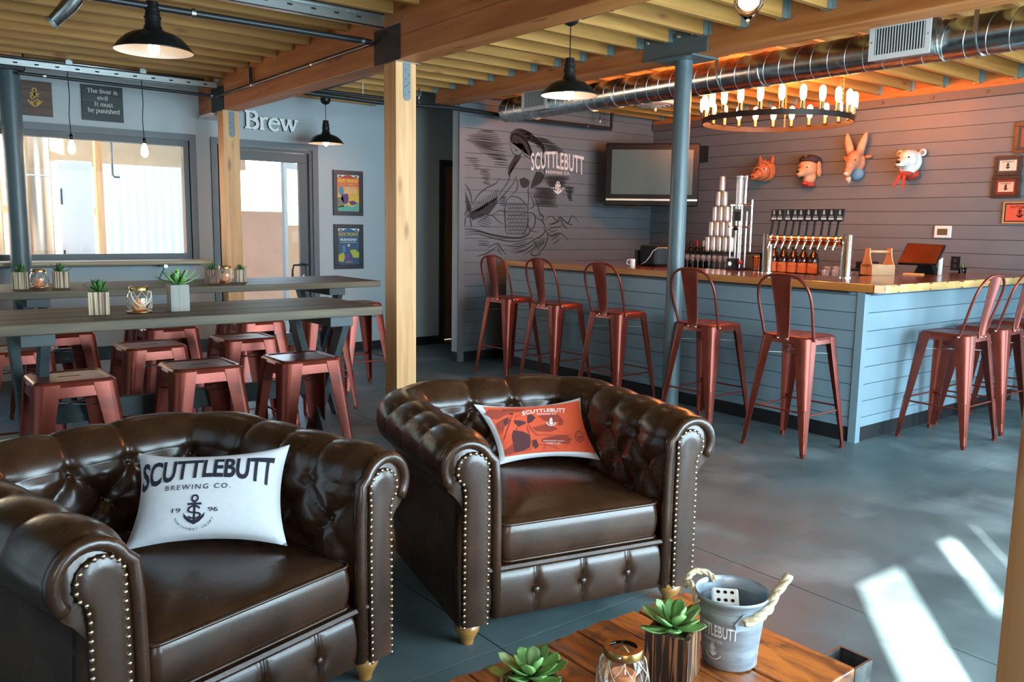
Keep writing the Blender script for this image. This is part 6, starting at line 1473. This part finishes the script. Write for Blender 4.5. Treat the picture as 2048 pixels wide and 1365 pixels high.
# dog with cap
t = head('tan dog head in a dark cap, second mask from the left', 4.975, 2.065, 1.2)
blob('head', [((.03, 0, 0), .088, (.6, 1, 1.05)), ((.08, 0, .01), .078, (1, .95, 1)), ((.14, 0, -.03), .050, (1.3, .85, .85)), ((.185, 0, -.045), .036, (1, .95, .9)), ((.05, 0, -.085), .06, (1, .9, .8))], HT, t)
blob('cap', [((.06, 0, .072), .084, (1.0, 1.05, .55)), ((.02, 0, .06), .09, (.5, 1.05, .6)), ((.125, 0, .070), .045, (1, 1.2, .35))], HBk, t, .007, 3)
for sg in (-1, 1):
    blob('ear', [((.05, sg*.088, .02), .034, (.9, .3, 1.2)), ((.05, sg*.095, -.03), .036, (.9, .3, 1.3))], HT, t, .006, 3)
    eye(t, .150, sg*.038, .004, .007)
m = MB(); m.ball((-.222, 0, -.034), .013, 10, 8, (.7, 1.2, .8)); obj('nose', m, EYE, t, smooth=True)
m = MB(); m.cyl((-.135, -.012, .098), (-.142, -.012, .100), .014, .014, 12); obj('cap_badge', m, RIVET, t)
blob('collar', [((.05, 0, -.135), .05, (1, 1.1, .5)), ((.10, 0, -.125), .03, (1, 1.1, .6))], RED, t, .006, 2)
# hare / antelope with tall ears
t = head('brown horned goat head with tall tan horns and blue collar, third mask', 4.475, 2.105, 1.08)
blob('head', [((.03, 0, .0), .085, (.6, .95, 1.1)), ((.08, 0, .02), .075, (1, .85, 1.1)), ((.13, 0, -.03), .052, (1.1, .8, 1.1)), ((.165, 0, -.085), .040, (1, .8, 1)), ((.18, 0, -.115), .032, (1, .9, .8))], HG, t)
for sg in (-1, 1):
    m = MB(); m.tube([(-.07, sg*.040, .07), (-.075, sg*.055, .13), (-.075, sg*.075, .19), (-.07, sg*.090, .245), (-.065, sg*.094, .265)], .03, 14, rr=[.034, .036, .030, .015, .003], flat=.8); obj('horn', m, HT, t, smooth=True)
    blob('ear', [((.03, sg*.10, .045), .022, (.5, 1.6, .7)), ((.03, sg*.125, .050), .012, (.5, 1.4, .8))], HG, t, .005, 2)
    m = MB(); m.ball((-.135, sg*.050, .012), .015, 12, 8); obj('eye_rim', m, HT, t, smooth=True); eye(t, .146, sg*.052, .012, .0075)
m = MB(); m.ball((-.205, 0, -.108), .022, 12, 8, (.6, 1.1, .5)); obj('muzzle', m, HWh, t, smooth=True)
m = MB(); m.tube([(-.165, 0, -.135), (-.155, 0, -.16), (-.14, 0, -.20)], .02, 10, rr=[.022, .024, .004]); obj('beard', m, flat('pale_beard', (.55, .46, .34), .8), t, smooth=True)
blob('blue_collar', [((.03, 0, -.10), .07, (.8, 1, .9))], flat('blue_cloth', (.14, .28, .42), .8), t, .007, 2)
# white bear
t = head('white bear head wearing a red neckerchief, rightmost mask', 3.94, 2.085, 1.15)
blob('head', [((.03, 0, 0), .090, (.6, 1, 1.05)), ((.08, 0, .012), .080, (1, .95, 1)), ((.145, 0, -.015), .052, (1.2, .9, .85)), ((.195, 0, -.028), .038, (1, .95, .85)), ((.06, 0, -.06), .07, (1, .95, .8))], HWh, t)
for sg in (-1, 1):
    m = MB(); m.ball((-.03, sg*.092, .068), .030, 14, 10, (.45, 1, 1)); obj('ear', m, HWh, t, smooth=True)
    m = MB(); m.ball((-.040, sg*.094, .066), .018, 12, 8, (.3, 1, 1)); obj('inner_ear', m, flat('ear_grey', (.28, .25, .25), .8) if sg < 0 else bpy.data.materials['ear_grey'], t, smooth=True)
    eye(t, .146, sg*.040, .026, .008)
m = MB(); m.ball((-.232, 0, -.014), .015, 12, 8, (.7, 1.3, .8)); obj('nose', m, EYE, t, smooth=True)
m = MB(); m.tube([(-.222, -.026, -.052), (-.232, 0, -.048), (-.222, .026, -.052), (-.19, .042, -.048)], .002, 5); m.tube([(-.222, -.026, -.052), (-.19, -.042, -.048)], .002, 5); obj('mouth_line', m, EYE, t)
blob('neckerchief', [((.03, 0, -.10), .075, (.8, 1.05, .65)), ((.09, 0, -.10), .045, (1, 1.2, .6))], RED, t, .007, 2)
for sg, l in ((1, .10), (-.1, .115)):
    m = MB(); m.hexa([(-.125, sg*.03-.012, -.11), (-.115, sg*.03-.012, -.11), (-.125, sg*.03+.016, -.11), (-.115, sg*.03+.016, -.11), (-.135, sg*.07-.004, -.11-l), (-.130, sg*.07-.004, -.11-l), (-.135, sg*.07+.012, -.11-l*.8), (-.130, sg*.07+.012, -.11-l*.8)]); obj('scarf_tail', m, RED, t, bev=.002)
# ------------------------------------------------------------------ frames, thermostat, outlet on the right wall
def fr_x(u0, v0, u1, v1, label, w, fcol, mat_c, pic, nm='picture_frame', prt='S'):
    a = onX(u0, v0, XR); b = onX(u1, v1, XR); y0, y1 = b.y, a.y; z0, z1 = b.z, a.z; t = thing(nm, label, 'picture frame', (XR-.012, (y0+y1)/2, (z0+z1)/2)); A, B = (y1-y0)/2, (z1-z0)/2
    m = MB(); m.box(-.012, .012, -A, A, B-w, B); m.box(-.012, .012, -A, A, -B, -B+w); m.box(-.012, .012, -A, -A+w, -B+w, B-w); m.box(-.012, .012, A-w, A, -B+w, B-w); obj('frame', m, fcol, t, bev=.003)
    m = MB(); m.box(-.004, .010, -A+w, A-w, -B+w, B-w); obj('mat_board', m, mat_c, t)
    m = MB(); k = w*.75; m.box(-.006, -.0041, -A+w+k, A-w-k, -B+w+k, B-w-k); q = obj('picture', m, pic, t)
    m = MB(); anchor(m, 0, -.004, (2*B-2*w-2*k)*.6, lambda x, z: (-.0066, -x, z), .006); put_text(m, 'SCUTTLEBUTT', -(A-w-k)*.7, (A-w-k)*.7, (B-w-k)*.55, (B-w-k)*.85, lambda x, z: (-.0066, -x, z), .02); obj('print', m, EYE, q, fix=False); return t
FB = wood('dark_brown_frame', (.035, .018, .012), (.06, .03, .02), 'Y', 14, .35, .05, .1); CREAM = flat('cream_paper', (.72, .62, .48), .7); GREYMAT = flat('grey_mat', (.10, .075, .07), .8)
fr_x(1993, 313, 2043, 350, 'upper dark framed crest print on the right wall', .022, FB, GREYMAT, CREAM)
fr_x(1987, 353, 2040, 396, 'middle reddish-brown framed crest print, below the upper one', .030, FB, flat('red_mat', (.20, .03, .015), .7), flat('pink_paper', (.75, .45, .32), .7))
fr_x(2009, 404, 2075, 448, 'gold-edged frame with a small red print, lowest of the framed pictures', .014, flat('gilt', (.70, .48, .22), .3, .7), flat('black_mat', (.025, .02, .022), .7), flat('red_picture', (.62, .10, .05), .6))
fr_x(2034, 246, 2095, 304, 'brown frame cut by the right edge, highest of the framed pictures', .030, wood('red_brown_frame', (.10, .03, .012), (.16, .05, .02), 'Y', 14, .4, .05, .1), GREYMAT, flat('rust_picture', (.35, .08, .04), .6))
p = onX(1887, 464, XR); t = thing('thermostat', 'white wall thermostat above the till', 'thermostat', (XR-.012, p.y, p.z)); m = MB(); m.box(-.012, .012, -.075, .075, -.055, .055); obj('housing', m, WHITEM, t, bev=.006); m = MB(); m.box(-.0135, -.0121, -.045, .045, -.030, .028); obj('display', m, flat('olive_display', (.10, .09, .035), .3), t)
p = onX(1911, 527, XR); t = thing('wall_outlet', 'black wall outlet right of the till', 'outlet', (XR-.004, p.y, p.z)); m = MB(); m.box(-.004, .004, -.038, .038, -.062, .062); obj('plate', m, BLK, t, bev=.001)
for z in (.025, -.025):
    m = MB(); m.cyl((-.004, 0, z), (-.007, 0, z), .017, .017, 14); obj('socket', m, flat('socket_face', (.03, .03, .03), .4) if z > 0 else bpy.data.materials['socket_face'], t)
p = onX(1410, 309, XR); t = thing('wall_speaker', 'small black box on the plank wall right of the television', 'speaker', (XR-.03, p.y, p.z)); m = MB(); m.box(-.03, .03, -.05, .05, -.09, .09); obj('case', m, BLK, t, bev=.004); m = MB(); m.box(-.032, -.0301, -.04, .04, -.08, .08); obj('grille', m, GAP, t)
# ================================================================== the brewery yard beyond the window and door
YD = 11.8
TANW = noisy('tan_yard_wall', (.26, .20, .13), (.30, .235, .155), 3, rough=(.8, .9))
m = MB(); m.box(-6, 5.4, 12.6, 12.8, 0, 1.60); tag(obj('far_wall', m, noisy('peach_wall', (.36, .20, .13), (.40, .23, .15), 4, rough=(.8, .9))), 'low peach-coloured wall far beyond the glass door', 'wall')
t = thing('brewery_canopy', 'tan canopy wall high beyond the brewery window', 'canopy', (1.2, YD, 2.12)); m = MB(); m.box(-2.5, 2.6, 0, .1, -.02, 1.6); obj('fascia', m, TANW, t); m = MB(); m.tube([(1.08, 0, 1.0), (1.08, -1.8, 1.0), (1.08, -1.8, -.20), (1.10, -1.8, -.22), (1.15, -1.8, -.22)], .012, 8); obj('drop_pipe', m, STEELP, t, smooth=True) 
def tank(x, y, r, h, label, mat):
    t = thing('brewing_tank', label, 'tank', (x, y, 0)); m = MB(); m.lathe([(r*.3, .3), (r, .7), (r, h), (r*.7, h+.25), (.001, h+.32)], (0, 0, 0), 32); obj('vessel', m, mat, t, smooth=True, angle=40)
    for k in range(3):
        a = 2*pi*k/3+.4; m = MB(); m.cyl((r*.75*cos(a), r*.75*sin(a), 0), (r*.75*cos(a), r*.75*sin(a), .62), .035, None, 10); obj('leg', m, mat, t)
    m = MB(); m.tube([(r*1.004*cos(2*pi*i/32), r*1.004*sin(2*pi*i/32), 1.9) for i in range(32)], .012, 6, closed=True); obj('seam_band', m, CHROME, t, smooth=True)
TANK = flat('tank_steel', (.62, .47, .33), .28, 1)
tank(1.08, 10.3, .18, 3.0, 'tall steel brewing tank seen just right of the round column', TANK); tank(1.62, 10.6, .16, 3.0, 'slimmer brewing tank left of the white cabinet', TANK); tank(.35, 10.4, .22, 3.0, 'steel brewing tank at the far left edge of the window', TANK)
t = thing('white_cabinet', 'white upright cabinet beyond the brewery window', 'cabinet', (2.08, 11.0, 0)); m = MB(); m.box(-.20, .16, -.2, .2, 0, 2.1); obj('body', m, WHITEM, t, bev=.01)
for z in (.9, 1.6): m = MB(); m.box(-.18, -.165, -.215, -.2, z, z+.18); obj('handle', m, BLK, t)
t = thing('timber_stud', 'brown timber upright in the yard beyond the window', 'post', (2.18, 10.2, 0)); m = MB(); m.box(-.035, .035, -.05, .05, 0, 2.3); obj('timber', m, POSTW, t)
t = thing('corrugated_screen', 'white corrugated sheet screen beyond the brewery window', 'screen', (3.0, YD-.25, 0)); m = MB(); n = 120; vs = []
for i in range(n+1):
    x = -.52+1.25*i/n; yy = .022*sin(2*pi*x/.105); vs += [(x, yy, 0), (x, yy, 2.13)]
m.add(vs, [(2*i, 2*i+2, 2*i+3, 2*i+1) for i in range(n)]); obj('sheet', m, flat('white_sheet', (.85, .86, .85), .6), t, smooth=True)

t = thing('yard_door', 'half open glazed yard door with blue-grey frame beyond the entrance', 'door', (4.35, 10.3, 0), R(38)); m = MB(); m.frame(-.0, .8, .02, 2.2, .08, -.02, .02); obj('frame', m, TRIM, t); m = MB(); m.box(.08, .72, -.004, .004, .10, 1.40); obj('tan_panel', m, flat('ochre_panel', (.42, .20, .08), .7), t)
t = thing('brick_awning', 'small peach awning bracket high beyond the glass door', 'awning', (4.30, 12.0, 2.35)); m = MB(); m.box(-.22, .18, -.1, .1, -.18, .12); m.box(-.03, .03, -.02, .02, -2.35, -.18); obj('bracket', m, bpy.data.materials['peach_wall'], t)
